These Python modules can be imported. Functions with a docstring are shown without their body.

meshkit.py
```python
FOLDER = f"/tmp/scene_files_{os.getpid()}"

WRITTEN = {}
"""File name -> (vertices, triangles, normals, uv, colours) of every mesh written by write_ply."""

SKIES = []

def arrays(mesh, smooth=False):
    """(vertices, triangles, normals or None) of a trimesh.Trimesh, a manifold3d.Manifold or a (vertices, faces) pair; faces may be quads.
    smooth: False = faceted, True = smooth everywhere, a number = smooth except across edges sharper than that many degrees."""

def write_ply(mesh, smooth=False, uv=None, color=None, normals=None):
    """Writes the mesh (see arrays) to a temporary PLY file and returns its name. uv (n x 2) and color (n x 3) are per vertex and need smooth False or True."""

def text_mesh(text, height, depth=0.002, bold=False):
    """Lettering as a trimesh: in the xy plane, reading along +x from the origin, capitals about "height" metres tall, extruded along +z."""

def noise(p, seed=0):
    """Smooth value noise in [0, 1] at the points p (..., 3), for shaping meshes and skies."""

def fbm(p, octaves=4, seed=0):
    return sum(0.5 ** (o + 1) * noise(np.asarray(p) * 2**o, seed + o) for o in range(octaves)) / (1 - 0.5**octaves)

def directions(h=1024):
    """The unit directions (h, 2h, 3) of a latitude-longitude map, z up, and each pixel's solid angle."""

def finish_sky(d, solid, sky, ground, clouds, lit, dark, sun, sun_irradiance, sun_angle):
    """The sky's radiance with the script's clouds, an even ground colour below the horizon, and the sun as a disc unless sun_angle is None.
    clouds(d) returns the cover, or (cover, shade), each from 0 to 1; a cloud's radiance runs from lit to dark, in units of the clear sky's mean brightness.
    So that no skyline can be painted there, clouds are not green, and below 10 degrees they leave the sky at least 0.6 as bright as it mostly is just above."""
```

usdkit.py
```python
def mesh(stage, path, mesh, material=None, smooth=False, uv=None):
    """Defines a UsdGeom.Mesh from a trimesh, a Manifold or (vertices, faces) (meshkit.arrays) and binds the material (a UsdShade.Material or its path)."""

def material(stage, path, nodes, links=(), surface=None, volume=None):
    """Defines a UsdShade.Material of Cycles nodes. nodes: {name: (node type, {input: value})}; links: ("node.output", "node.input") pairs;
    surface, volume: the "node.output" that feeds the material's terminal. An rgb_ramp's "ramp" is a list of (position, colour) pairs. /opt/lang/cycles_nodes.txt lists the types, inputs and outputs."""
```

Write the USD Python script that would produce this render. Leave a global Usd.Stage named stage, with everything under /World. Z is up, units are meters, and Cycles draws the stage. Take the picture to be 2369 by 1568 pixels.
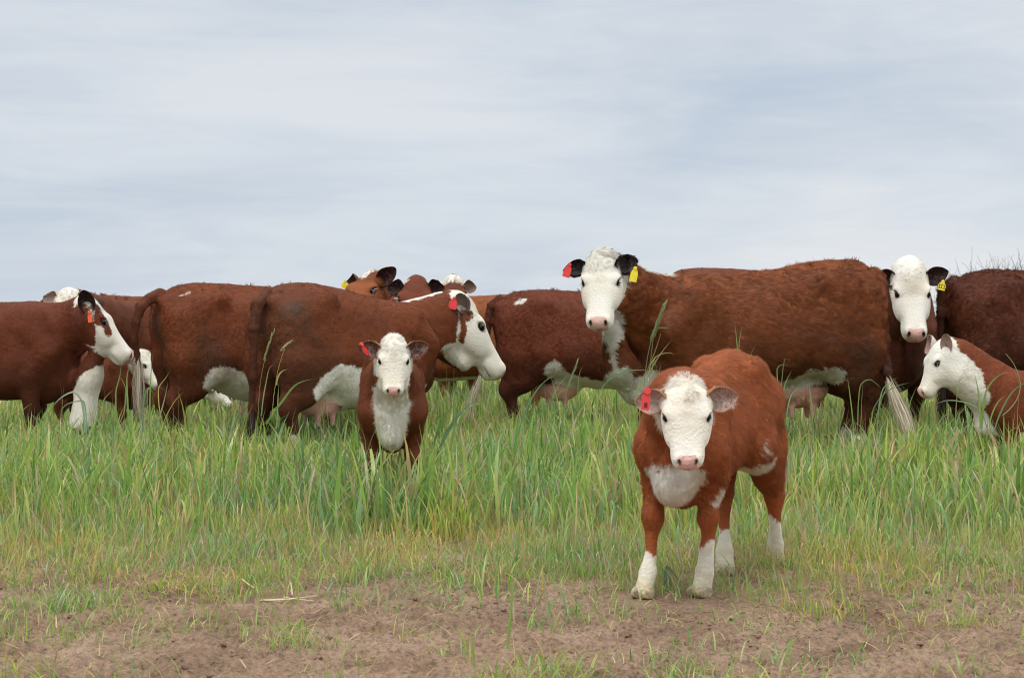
import math, random
import numpy as np
import trimesh, usdkit, meshkit
from scipy.interpolate import PchipInterpolator
from pxr import Usd, UsdGeom, UsdLux, UsdShade, Gf, Sdf, Vt

# ------------------------------------------------------------------ camera, sky, sun
stage = Usd.Stage.CreateInMemory()
UsdGeom.Xform.Define(stage, '/World')
UsdGeom.Scope.Define(stage, '/World/Looks')
CAM_H, FPX, CX, HY = 0.90, 3640.0, 1184.5, 760.0      # eye height (m); focal length, centre and horizon in px of a 2369 px wide picture
APERTURE = 23.6
cam = UsdGeom.Camera.Define(stage, '/World/camera')
cam.CreateHorizontalApertureAttr(APERTURE)
cam.CreateVerticalApertureAttr(APERTURE * 677 / 1024)
cam.CreateFocalLengthAttr(APERTURE * FPX / 2369)
cam.CreateClippingRangeAttr(Gf.Vec2f(0.1, 5000))
cam.CreateFStopAttr(8.0)
cam.CreateFocusDistanceAttr(7.0)
cam.CreateExposureAttr(0.0)
cx = UsdGeom.Xformable(cam)
cx.AddTranslateOp().Set(Gf.Vec3d(0, 0, CAM_H))
cx.AddRotateXOp().Set(90 - math.degrees(math.atan((783 - HY) / FPX)))

SUN_EL, SUN_AZ = math.radians(58), math.radians(200)    # azimuth as atan2(x, y): behind the camera, a little to the left
SUN_DIR = np.array([math.sin(SUN_AZ) * math.cos(SUN_EL), math.cos(SUN_AZ) * math.cos(SUN_EL), math.sin(SUN_EL)])
sky_m = usdkit.material(stage, '/World/Looks/cloudy_sky', {
    'tc': ('texture_coordinate', {}),
    'sep': ('separate_xyz', {}),
    'sky': ('sky_texture', {'sky_type': 'single_scattering', 'sun_disc': False, 'sun_elevation': SUN_EL, 'sun_rotation': SUN_AZ, 'aerosol_density': 2.0}),
    'map': ('mapping', {'scale': (2.4, 2.4, 8.0), 'rotation': (0.0, 0.05, 0.0), 'location': (0.35, 0.2, 0.0)}),
    'n1': ('noise_texture', {'scale': 1.25, 'detail': 5.0, 'roughness': 0.5, 'distortion': 0.35}),
    'map2': ('mapping', {'scale': (2.6, 2.6, 17.0), 'rotation': (0.0, -0.06, 0.0), 'location': (5.0, 1.0, 0.0)}),
    'n2': ('noise_texture', {'scale': 2.2, 'detail': 8.0, 'roughness': 0.62, 'distortion': 0.5}),
    'm': ('mix', {'mix_type': 'mix', 'fac': 0.34}),
    'r': ('rgb_ramp', {'ramp': [(0.0, (6.3, 7.4, 8.9)), (0.38, (6.7, 7.75, 9.1)), (0.50, (8.1, 8.9, 9.9)), (0.62, (9.4, 9.85, 10.5)), (1.0, (9.9, 10.3, 10.8))]}),
    'hz': ('rgb_ramp', {'ramp': [(0.0, (1.12, 1.09, 1.05)), (0.06, (1.04, 1.03, 1.02)), (0.2, (.98, .98, .98)), (0.4, (1.6, 1.56, 1.50)), (0.7, (2.5, 2.42, 2.3)), (1.0, (3.2, 3.08, 2.9))]}),
    'mul': ('mix', {'mix_type': 'multiply', 'fac': 1.0}),
    'mx': ('mix', {'mix_type': 'mix', 'fac': 0.93}),
    'bg': ('background_shader', {'strength': 0.08}),
}, [('tc.generated', 'map.vector'), ('map.vector', 'n1.vector'), ('tc.generated', 'map2.vector'), ('map2.vector', 'n2.vector'),
    ('n1.fac', 'm.color1'), ('n2.fac', 'm.color2'), ('m.color', 'r.fac'), ('tc.generated', 'sep.vector'), ('sep.z', 'hz.fac'),
    ('r.color', 'mul.color1'), ('hz.color', 'mul.color2'), ('sky.color', 'mx.color1'), ('mul.color', 'mx.color2'), ('mx.color', 'bg.color')], surface='bg.background')
dome = UsdLux.DomeLight.Define(stage, '/World/sky')
UsdShade.MaterialBindingAPI.Apply(dome.GetPrim()).Bind(sky_m)
dome.GetPrim().SetCustomDataByKey('kind', 'structure')
sun = UsdLux.DistantLight.Define(stage, '/World/sun')
sun.CreateIntensityAttr(0.40)
sun.CreateNormalizeAttr(True)
sun.CreateAngleAttr(14.0)
sun.CreateColorAttr(Gf.Vec3f(1.0, 0.965, 0.91))
sx = UsdGeom.Xformable(sun)
sx.AddRotateZOp().Set(-math.degrees(SUN_AZ) + 180)
sx.AddRotateXOp().Set(90 - math.degrees(SUN_EL))

# ------------------------------------------------------------------ helpers
def at(u, v, Y):
    """The point at distance Y that the photograph shows at (u, v) of a 2369 x 1568 picture."""
    return np.array([(u - CX) / FPX * Y, Y, CAM_H - (v - HY) / FPX * Y])

used = {}
def numbered(parent, name):
    k = (parent, name)
    n = used.get(k, -1) + 1
    used[k] = n
    return f'{parent}/{name}' if n == 0 else f'{parent}/{name}_{n:03d}'

def tag(p, label=None, cat=None, group=None, kind=None):
    for k, v in (('label', label), ('category', cat), ('group', group), ('kind', kind)):
        if v:
            p.SetCustomDataByKey(k, v)
    return p

def thing(name, label, cat, loc=(0, 0, 0), rz=0.0, group=None):
    x = UsdGeom.Xform.Define(stage, numbered('/World', name))
    x.AddTranslateOp().Set(Gf.Vec3d(*map(float, loc)))
    x.AddRotateZOp().Set(float(rz))
    return tag(x.GetPrim(), label, cat, group)

def obj(name, vf, mat, parent='/World', smooth=False, normals=None, col=None, kind=None, label=None):
    parent = parent if isinstance(parent, str) else str(parent.GetPath())
    m = usdkit.mesh(stage, numbered(parent, name), vf, mat, smooth=smooth)
    if normals is not None:
        m.CreateNormalsAttr(Vt.Vec3fArray.FromNumpy(np.ascontiguousarray(normals, np.float32)))
        m.SetNormalsInterpolation('vertex')
    if col is not None:
        UsdGeom.PrimvarsAPI(m).CreatePrimvar('col', Sdf.ValueTypeNames.Color3fArray, 'vertex').Set(Vt.Vec3fArray.FromNumpy(np.ascontiguousarray(col, np.float32)))
    return tag(m.GetPrim(), label, None, None, kind)

def unit(v):
    v = np.asarray(v, float)
    return v / np.maximum(np.linalg.norm(v, axis=-1, keepdims=True), 1e-9)

def snoise(p, scale, seed=0):
    return meshkit.noise(np.asarray(p) * scale + 37.7, seed) * 2 - 1

def sfbm(p, scale, octaves=3, seed=0):
    return meshkit.fbm(np.asarray(p) * scale + 37.7, octaves, seed) * 2 - 1

# ------------------------------------------------------------------ materials
L = '/World/Looks/'
body_m = usdkit.material(stage, L + 'hide', {
    'w': ('attribute', {'attribute': 'wet'}), 'mr': ('map_range', {'from_min': 0.0, 'from_max': 1.0, 'to_min': 0.75, 'to_max': 0.30}), 'ms': ('map_range', {'from_min': 0.0, 'from_max': 1.0, 'to_min': 0.12, 'to_max': 0.55}),
    'a': ('attribute', {'attribute': 'col'}), 'tc': ('geometry', {}),
    'n': ('noise_texture', {'scale': 90.0, 'detail': 3.0}), 'b': ('bump', {'strength': 0.6, 'distance': 0.008}),
    'p': ('principled_bsdf', {'roughness': 0.75, 'specular_ior_level': 0.15}),
}, [('w.fac', 'mr.value'), ('w.fac', 'ms.value'), ('mr.result', 'p.roughness'), ('ms.result', 'p.specular_ior_level'), ('a.color', 'p.base_color'), ('tc.position', 'n.vector'), ('n.fac', 'b.height'), ('b.normal', 'p.normal')], surface='p.BSDF')
hair_m = usdkit.material(stage, L + 'hair', {
    'a': ('attribute', {'attribute': 'col'}),
    'd': ('diffuse_bsdf', {}), 't': ('translucent_bsdf', {}), 'm': ('mix_closure', {'fac': 0.16}),
    'g': ('glossy_bsdf', {'roughness': 0.5, 'color': (1.0, 0.97, 0.95)}), 'm2': ('mix_closure', {'fac': 0.03}),
}, [('a.color', 'd.color'), ('a.color', 't.color'), ('d.BSDF', 'm.closure1'), ('t.BSDF', 'm.closure2'), ('m.closure', 'm2.closure1'), ('g.BSDF', 'm2.closure2')], surface='m2.closure')
def plain(name, color, rough=0.5, spec=0.5, var=0.0):
    if not var:
        return usdkit.material(stage, L + name, {'p': ('principled_bsdf', {'base_color': color, 'roughness': rough, 'specular_ior_level': spec})}, [], surface='p.BSDF')
    lo, hi = [c * (1 - var) for c in color], [min(1, c * (1 + var)) for c in color]
    return usdkit.material(stage, L + name, {'g': ('geometry', {}), 'n': ('noise_texture', {'scale': 60.0, 'detail': 4.0}), 'r': ('rgb_ramp', {'ramp': [(0.3, lo), (0.7, hi)]}),
        'p': ('principled_bsdf', {'roughness': rough, 'specular_ior_level': spec})}, [('g.position', 'n.vector'), ('n.fac', 'r.fac'), ('r.color', 'p.base_color')], surface='p.BSDF')
eye_m = plain('dark_eye', (0.006, 0.004, 0.003), 0.25, 0.22)
red_tag_m = plain('red_plastic', (0.62, 0.035, 0.03), 0.45, 0.5, 0.12)
yellow_tag_m = plain('yellow_plastic', (0.78, 0.62, 0.03), 0.45, 0.5, 0.1)
orange_tag_m = plain('orange_plastic', (0.72, 0.10, 0.025), 0.45, 0.5, 0.1)
ink_m = plain('dark_ink', (0.02, 0.012, 0.01), 0.7, 0.3)
hoof_m = plain('hoof_horn', (0.34, 0.27, 0.17), 0.6, 0.3, 0.5)

# ------------------------------------------------------------------ implicit surfaces
class Shape:
    def __init__(self):
        self.prims = []
    def seg(self, a, b, ra, rb, k=0.05, flat=None, f=1.0, sub=False):
        a, b = np.asarray(a, float), np.asarray(b, float)
        r = max(ra, rb)
        lo, hi = np.minimum(a, b) - r, np.maximum(a, b) + r
        n = None if flat is None else unit(flat)
        def d(X, Y, Z):
            px, py, pz = X - a[0], Y - a[1], Z - a[2]
            q = b - a
            if n is not None:
                s = (px * n[0] + py * n[1] + pz * n[2]) * (f - 1)
                px, py, pz = px + s * n[0], py + s * n[1], pz + s * n[2]
                q = q + n * (q @ n) * (f - 1)
            h = np.clip((px * q[0] + py * q[1] + pz * q[2]) / max(q @ q, 1e-9), 0, 1)
            dist = np.sqrt((px - h * q[0]) ** 2 + (py - h * q[1]) ** 2 + (pz - h * q[2]) ** 2)
            return (dist - (ra + (rb - ra) * h))
        self.prims.append((d, lo, hi, k, sub))
        return d
    def ell(self, c, R, radii, k=0.05, sub=False):
        """An ellipsoid at c; the rows of R are its axes."""
        c, R, radii = np.asarray(c, float), np.asarray(R, float), np.asarray(radii, float)
        e = np.sqrt(((R * radii[:, None]) ** 2).sum(0))
        def d(X, Y, Z):
            px, py, pz = X - c[0], Y - c[1], Z - c[2]
            q = [(px * R[i, 0] + py * R[i, 1] + pz * R[i, 2]) / radii[i] for i in range(3)]
            k0 = np.sqrt(q[0] ** 2 + q[1] ** 2 + q[2] ** 2)
            k1 = np.sqrt((q[0] / radii[0]) ** 2 + (q[1] / radii[1]) ** 2 + (q[2] / radii[2]) ** 2)
            return k0 * (k0 - 1) / np.maximum(k1, 1e-6)
        self.prims.append((d, c - e, c + e, k, sub))
        return d
    def loft(self, o, R, st, p=2.3, pear=0.0, k=0.05, s=1.0):
        """Superelliptic sections along R[0] from o, R[1] sideways, R[2] up. st rows: t, top, bottom, half-width."""
        o, R, st = np.asarray(o, float), np.asarray(R, float), np.asarray(st, float) * s
        tt = np.linspace(st[0, 0], st[-1, 0], 400)
        tab = [PchipInterpolator(st[:, 0], st[:, i])(tt) for i in (1, 2, 3)]
        w = st[:, 3].max()
        corners = np.array([o + R[0] * t + R[1] * y + R[2] * z for t in (st[0, 0], st[-1, 0]) for y in (-w, w) for z in (st[:, 2].min(), st[:, 1].max())])
        def d(X, Y, Z):
            px, py, pz = X - o[0], Y - o[1], Z - o[2]
            t, y, z = (px * R[i, 0] + py * R[i, 1] + pz * R[i, 2] for i in range(3))
            top, bot, hw = (np.interp(t, tt, c).astype(np.float32) for c in tab)
            hh = np.maximum((top - bot) / 2, 1e-3)
            zn = (z - (top + bot) / 2) / hh
            wy = hw * (1 - pear * np.clip(zn, -1.1, 1.1))
            r = (np.abs(y / wy) ** p + np.abs(zn) ** p) ** (1 / p)
            dd = (r - 1) * np.minimum(hw, hh)
            out = np.maximum(np.maximum(tt[0] - t, t - tt[-1]), 0)
            return np.where(out > 0, np.sqrt(np.maximum(dd, 0) ** 2 + out ** 2), dd)
        self.prims.append((d, corners.min(0), corners.max(0), k, False))
        return d
    def mesh(self, axes):
        X, Y, Z = axes
        F = np.full((len(X), len(Y), len(Z)), 0.5, np.float32)
        for d, lo, hi, k, sub in self.prims:
            pad = k + 0.03
            sl = tuple(slice(max(np.searchsorted(ax, lo[i] - pad) - 1, 0), np.searchsorted(ax, hi[i] + pad) + 1) for i, ax in enumerate(axes))
            x, y, z = (ax[s].astype(np.float32) for ax, s in zip(axes, sl))
            if min(len(x), len(y), len(z)) == 0:
                continue
            v = d(x[:, None, None], y[None, :, None], z[None, None, :])
            g = F[sl]
            if sub:
                v = -v
                h = np.maximum(k - np.abs(g - v), 0) / k
                F[sl] = np.maximum(g, v) + h * h * k / 4
            else:
                h = np.maximum(k - np.abs(g - v), 0) / k
                F[sl] = np.minimum(g, v) - h * h * k / 4
        return surface_nets(F, axes)

def surface_nets(F, axes):
    S = F < 0
    n = np.array(F.shape)
    mixed = np.zeros(n - 1, bool)
    c0 = S[:-1, :-1, :-1]
    for a in (0, 1):
        for b in (0, 1):
            for c in (0, 1):
                mixed |= S[a:n[0] - 1 + a, b:n[1] - 1 + b, c:n[2] - 1 + c] != c0
    idx = np.argwhere(mixed)
    num = np.full(n - 1, -1, np.int64)
    num[mixed] = np.arange(len(idx))
    val = {o: F[idx[:, 0] + o[0], idx[:, 1] + o[1], idx[:, 2] + o[2]] for o in np.ndindex(2, 2, 2)}
    acc, cnt = np.zeros((len(idx), 3)), np.zeros(len(idx))
    for o in np.ndindex(2, 2, 2):
        for ax in range(3):
            if o[ax] == 0:
                q = list(o); q[ax] = 1; q = tuple(q)
                a, b = val[o], val[q]
                m = (a < 0) != (b < 0)
                t = np.where(m, a / np.where(m, a - b, 1), 0)
                p = np.repeat(np.array(o, float)[None], len(idx), 0)
                p[:, ax] = t
                acc += np.where(m[:, None], p, 0); cnt += m
    P = idx + acc / np.maximum(cnt, 1)[:, None]
    V = np.stack([np.interp(P[:, i], np.arange(n[i]), axes[i]) for i in range(3)], 1)
    faces = []
    for ax in range(3):
        sl0, sl1 = [slice(None)] * 3, [slice(None)] * 3
        sl0[ax], sl1[ax] = slice(None, -1), slice(1, None)
        A, B = S[tuple(sl0)], S[tuple(sl1)]
        e = np.argwhere(A != B)
        o1, o2 = (ax + 1) % 3, (ax + 2) % 3
        e = e[(e[:, o1] > 0) & (e[:, o2] > 0) & (e[:, o1] < n[o1] - 1) & (e[:, o2] < n[o2] - 1)]
        inside = A[e[:, 0], e[:, 1], e[:, 2]]
        def q(d1, d2):
            c = e.copy(); c[:, o1] -= d1; c[:, o2] -= d2
            return num[c[:, 0], c[:, 1], c[:, 2]]
        quad = np.stack([q(1, 1), q(0, 1), q(0, 0), q(1, 0)], 1)
        quad = np.where(inside[:, None], quad, quad[:, ::-1])
        faces.append(quad)
    Q = np.vstack(faces)
    Q = Q[(Q >= 0).all(1)]
    T = np.vstack([Q[:, [0, 1, 2]], Q[:, [0, 2, 3]]])
    return V, T

def vnormals(V, T):
    n = np.zeros_like(V)
    fn = np.cross(V[T[:, 1]] - V[T[:, 0]], V[T[:, 2]] - V[T[:, 0]])
    for k in range(3):
        np.add.at(n, T[:, k], fn)
    return unit(n)

def taubin(V, T, it=4):
    from scipy.sparse import coo_matrix
    e = np.vstack([T[:, [0, 1]], T[:, [1, 2]], T[:, [2, 0]]])
    A = coo_matrix((np.ones(len(e) * 2), (np.r_[e[:, 0], e[:, 1]], np.r_[e[:, 1], e[:, 0]])), shape=(len(V),) * 2).tocsr()
    deg = np.maximum(np.asarray(A.sum(1)).ravel(), 1)[:, None]
    for i in range(it):
        V = V + (0.5 if i % 2 == 0 else -0.52) * (A @ V / deg - V)
    return V

def grid_axis(lo, hi, h, fine):
    out = [lo]
    while out[-1] < hi:
        step = h
        for a, b, hf in fine:
            if a - h < out[-1] < b:
                step = min(step, hf)
        out.append(out[-1] + step)
    return np.array(out)

# ------------------------------------------------------------------ cattle
COW = dict(
    body=[(-.86, 1.10, 1.02, .03), (-.84, 1.19, .94, .11), (-.78, 1.25, .86, .19), (-.66, 1.318, .72, .25), (-.46, 1.335, .60, .29), (-.12, 1.32, .495, .35), (.22, 1.305, .47, .345),
          (.44, 1.315, .48, .295), (.60, 1.27, .51, .245), (.73, 1.16, .57, .18), (.81, 1.02, .68, .09), (.835, .92, .80, .03)],
    pear=.16, p=2.3,
    fore=[((.44, .17, 1.12), .17), ((.58, .20, .88), .135), ((.44, .20, .68), .105), ((.47, .175, .40), .058), ((.46, .165, .36), .046), ((.46, .16, .16), .040), ((.475, .16, .12), .048), ((.50, .16, .03), .052)],
    hind=[((-.52, .16, 1.10), .19), ((-.44, .20, .76), .165), ((-.60, .17, .56), .105), ((-.73, .15, .45), .060), ((-.71, .15, .38), .046), ((-.66, .15, .16), .042), ((-.645, .15, .12), .050), ((-.62, .15, .03), .055)],
    ham=[((-.69, .12, 1.04), .155), ((-.67, .15, .76), .145), ((-.68, .16, .56), .095)],
    hook=((-.44, .235, 1.21), .05), neck0=(.50, 0, 1.02), neckr=(.27, .165), ctrl=.34, brisket=((.70, 0, .62), .135), dew=.11,
    head=[(-.045, .0, -.06, .02), (-.03, .025, -.10, .06), (.0, .045, -.125, .095), (.06, .055, -.15, .128), (.13, .055, -.175, .140), (.20, .045, -.185, .132), (.28, .030, -.165, .108),
          (.36, .022, -.135, .088), (.42, .018, -.125, .086), (.46, .010, -.118, .080), (.485, -.010, -.105, .062), (.497, -.035, -.085, .03)],
    eye=(.155, .117, .014, .025), nose_t=.44, ear=(.015, .105, -.02), ear_size=(.19, .075), tail=(-.85, 1.22), tail_len=.95, tail_r=(.042, .016),
    bz=.62, scale=1.0)
CALF = dict(
    body=[(-.455, .70, .65, .015), (-.445, .745, .60, .05), (-.41, .785, .52, .095), (-.34, .81, .46, .122), (-.22, .822, .415, .132), (-.04, .788, .385, .143), (.12, .756, .355, .137),
          (.24, .748, .345, .118), (.32, .725, .365, .102), (.385, .69, .395, .080), (.42, .63, .43, .052), (.432, .57, .47, .018)],
    pear=.32, p=2.0,
    fore=[((.22, .08, .64), .088), ((.29, .095, .50), .066), ((.23, .098, .40), .046), ((.255, .096, .27), .030), ((.245, .095, .235), .0225), ((.245, .094, .125), .0195), ((.255, .094, .085), .028), ((.278, .094, .025), .034)],
    hind=[((-.27, .076, .65), .104), ((-.20, .105, .48), .076), ((-.32, .10, .36), .043), ((-.385, .095, .285), .031), ((-.375, .094, .24), .024), ((-.345, .092, .125), .0205), ((-.335, .092, .085), .029), ((-.312, .092, .025), .035)],
    ham=[((-.36, .07, .64), .082), ((-.355, .085, .47), .066), ((-.36, .092, .36), .045)],
    hook=((-.22, .098, .755), .030), neck0=(.26, 0, .62), neckr=(.145, .092), ctrl=.18, brisket=((.385, 0, .385), .046), dew=.03,
    head=[(-.032, .0, -.05, .012), (-.02, .024, -.075, .045), (.0, .038, -.09, .070), (.035, .045, -.10, .084), (.08, .044, -.11, .086), (.125, .034, -.112, .074), (.165, .022, -.098, .061),
          (.205, .014, -.084, .056), (.235, .010, -.078, .053), (.26, .006, -.074, .048), (.276, -.006, -.066, .036), (.284, -.022, -.05, .014)],
    eye=(.095, .0700, .0155, .0168), nose_t=.25, ear=(.012, .066, -.012), ear_size=(.118, .056), tail=(-.45, .72), tail_len=.40, tail_r=(.022, .010),
    bz=.62, scale=1.0)

def ear_mesh(base, d, o, length, width, droop=0.15, curl=1.0, ns=15, nw=13):
    """A cupped leaf: base point, outward direction d, opening direction o. Returns vertices, faces and a mask of the hollow side."""
    d = unit(d); o = unit(np.asarray(o, float) - d * (np.asarray(o, float) @ d)); side = np.cross(d, o)
    down = np.array([0, 0, -1.0])
    V, inner = [], []
    th = length * 0.045
    for layer in (0, 1):
        for i in range(ns):
            s = i / (ns - 1)
            w = width * (0.50 + 0.50 * math.sin(min(1, s / 0.42) * math.pi / 2)) * (1 if s < .42 else max(0, 1 - ((s - .42) / .585) ** 1.9) ** .72)
            w = max(w, width * 0.06)
            phi = curl * (1.9 * (1 - s) ** 1.3 + 0.75)
            c = np.asarray(base) + d * length * s + down * droop * length * s * s
            rho = w / math.sin(min(phi, 1.45)) * (1 if phi < 1.45 else 1 / (1 + 0.25 * (phi - 1.45)))
            rr = rho - th * (0.9 if layer else 0) * (1 - 0.6 * s)
            for j in range(nw):
                a = (j / (nw - 1) * 2 - 1) * phi
                V.append(c + side * rr * math.sin(a) + o * (rho - rr * math.cos(a)) - o * rho * 0.45)
                inner.append(layer)
    T = []
    for layer in (0, 1):
        b = layer * ns * nw
        for i in range(ns - 1):
            for j in range(nw - 1):
                q = [b + i * nw + j, b + i * nw + j + 1, b + (i + 1) * nw + j + 1, b + (i + 1) * nw + j]
                q = q if layer else q[::-1]
                T += [[q[0], q[1], q[2]], [q[0], q[2], q[3]]]
    def stitch(ia, ib):
        T.extend([[ia[k], ia[k + 1], ib[k + 1]] for k in range(len(ia) - 1)] + [[ia[k], ib[k + 1], ib[k]] for k in range(len(ia) - 1)])
    o2 = ns * nw
    for e, f in (([i * nw for i in range(ns)], False), ([i * nw + nw - 1 for i in range(ns)], True), ([(ns - 1) * nw + j for j in range(nw)], False)):
        stitch(e if not f else e[::-1], [x + o2 for x in (e if not f else e[::-1])])
    V, T = np.array(V), np.array(T)
    nf = 2 * (ns - 1) * (nw - 1)
    f0 = np.cross(V[T[:nf, 1]] - V[T[:nf, 0]], V[T[:nf, 2]] - V[T[:nf, 0]]) @ o
    if f0.sum() > 0:
        T = T[:, ::-1]
    return V, T, np.array(inner, float)

def bezier(p, n):
    t = np.linspace(0, 1, n)[:, None]
    p = [np.asarray(x, float) for x in p]
    return (1 - t) ** 2 * p[0] + 2 * t * (1 - t) * p[1] + t ** 2 * p[2]

BROWN, DARK, WHITE, PINK = np.array([.205, .056, .021]), np.array([.028, .010, .0065]), np.array([.70, .665, .585]), np.array([.56, .33, .28])
HERD = []

def animal(kind, label, loc, heading, head, res=.012, head_res=.006, hair=20000, hair_len=.018, hair_w=.0022, curl=.5, brown=BROWN, dark=.35, white=(), brownspots=(), face=True,
           feet=(0, 0, 0, 0, 0, 0, 0, 0), ears=None, ear_col=None, ear_in=None, tags=(), tail=None, udder=False, scale=1.0, head_scale=None, white_feet=None, belly=None, switch=True, tufts=0,
           neck=None, group=None, seed=1, face_curl=1.0, hooves=False, nocull=False, fat=1.0, green=False, belly_x=(-.4, .4), hair_lift=.45, poll_tuft=1.0, headw=1.0, slope=0.0, feet_at=None, top=None, extra=(), thigh=1.0, bot=None, dirt_and_dark=(), streak=.12, switch_n=1.0, neck_fat=1.0):
    """One animal. loc: ground point below its middle; heading: degrees of its forward direction in plan (0 = +x). head: dict(poll world point, yaw, pitch, roll)."""
    T_ = COW if kind == 'cow' else CALF
    S = scale
    rnd = np.random.default_rng(seed)
    root = thing(kind, label, kind, (loc[0], loc[1], 0), heading, group)
    ch, sh = math.cos(math.radians(heading)), math.sin(math.radians(heading))
    def to_local(p):
        q = np.asarray(p, float) - np.array([loc[0], loc[1], 0])
        return np.array([q[0] * ch + q[1] * sh, -q[0] * sh + q[1] * ch, q[2]])
    def dir_local(v):
        return np.array([v[0] * ch + v[1] * sh, -v[0] * sh + v[1] * ch, v[2]])
    cam_l = to_local((0, 0, CAM_H))
    if feet_at:       # ground points of the left fore, right fore, left hind and right hind hoof
        feet = []
        for p_, (ch_, sg_) in zip(feet_at, (('fore', 1), ('fore', -1), ('hind', 1), ('hind', -1))):
            d0 = np.array(T_[ch_][-1][0]) * (1, sg_, 1) * S
            feet += [to_local(p_)[0] - d0[0] - .012 * S, to_local(p_)[1] - d0[1]]
    sp = Shape()
    I3 = np.eye(3)
    # torso
    bd = np.array(T_['body'], float); bd[:, 3] *= fat; bd[:, 1] += slope * np.clip(bd[:, 0] + .46, 0, 2)
    if top is not None:
        bd[:, 1] += np.interp(bd[:, 0], [p[0] for p in top], [p[1] for p in top])
    if bot is not None:
        bd[:, 2] += np.interp(bd[:, 0], [p[0] for p in bot], [p[1] for p in bot])
    dtop = lambda x: (0 if top is None else np.interp(x, [p[0] for p in top], [p[1] for p in top])) + slope * max(x + .46, 0)
    torso = sp.loft((0, 0, 0), I3, bd, T_['p'], T_['pear'], .05 * S, S)
    # head frame
    HS = (head_scale or 1.0) * S
    poll = to_local(head['poll'])
    ya, pi, ro = math.radians(head['yaw']), math.radians(head['pitch']), math.radians(head.get('roll', 0))
    hd = dir_local(np.array([math.cos(ya), math.sin(ya), 0]))
    U = math.cos(pi) * hd - math.sin(pi) * np.array([0, 0, 1.0])
    W0 = math.sin(pi) * hd + math.cos(pi) * np.array([0, 0, 1.0])
    V0 = np.cross(W0, U)
    W, Vv = W0 * math.cos(ro) + V0 * math.sin(ro), V0 * math.cos(ro) - W0 * math.sin(ro)
    R = np.stack([U, Vv, W])
    def H(t, y, w):
        return poll + HS * (U * t + Vv * y * headw + W * w)
    hst = np.array(T_['head'], float); hst[:, 3] *= headw
    hloft = sp.loft(poll, R, hst, 2.5, -.10, .03 * S, HS)
    q = HS if kind == 'cow' else HS * .58
    et, ey, ew, er = T_['eye']
    nt = T_['nose_t']
    hl = T_['head'][-1][0]
    big = hl / .497
    for s in (-1, 1):
        sp.ell(H(et - .032 * big, s * (ey - .012 * big), ew + .016 * big), R, np.array([.045, .035, .022]) * HS * big, .03 * q)      # brow
        sp.ell(H(et, s * (ey + .012 * big), ew + .004 * big), R, np.array([.034, .022, .022]) * HS * big, .012 * q, sub=True)             # eye socket
        sp.ell(H(et + .05 * big, s * (ey - .02 * big), ew - .085 * big), R, np.array([.10, .035, .055]) * HS * big, .04 * q)           # cheek
        sp.ell(H(nt + .005 * big, s * .048 * big, -.012 * big), R, np.array([.036, .030, .028]) * HS * big, .02 * q)                     # nostril wing
        sp.ell(H(nt + .030 * big, s * .052 * big, -.010 * big), R, np.array([.020, .009, .022]) * HS * big, .008 * q, sub=True)          # nostril
        sp.ell(H(nt - .045 * big, s * .060 * big, -.070 * big), R, np.array([.07, .036, .040]) * HS * big, .025 * q)                     # upper lip
    sp.ell(H(nt + .030 * big, 0, -.035 * big), R, np.array([.026, .045, .035]) * HS * big, .02 * q)                                       # nose pad
    sp.ell(H(nt - .025 * big, 0, -.118 * big), R, np.array([.060, .050, .028]) * HS * big, .012 * q)                                      # chin
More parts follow.
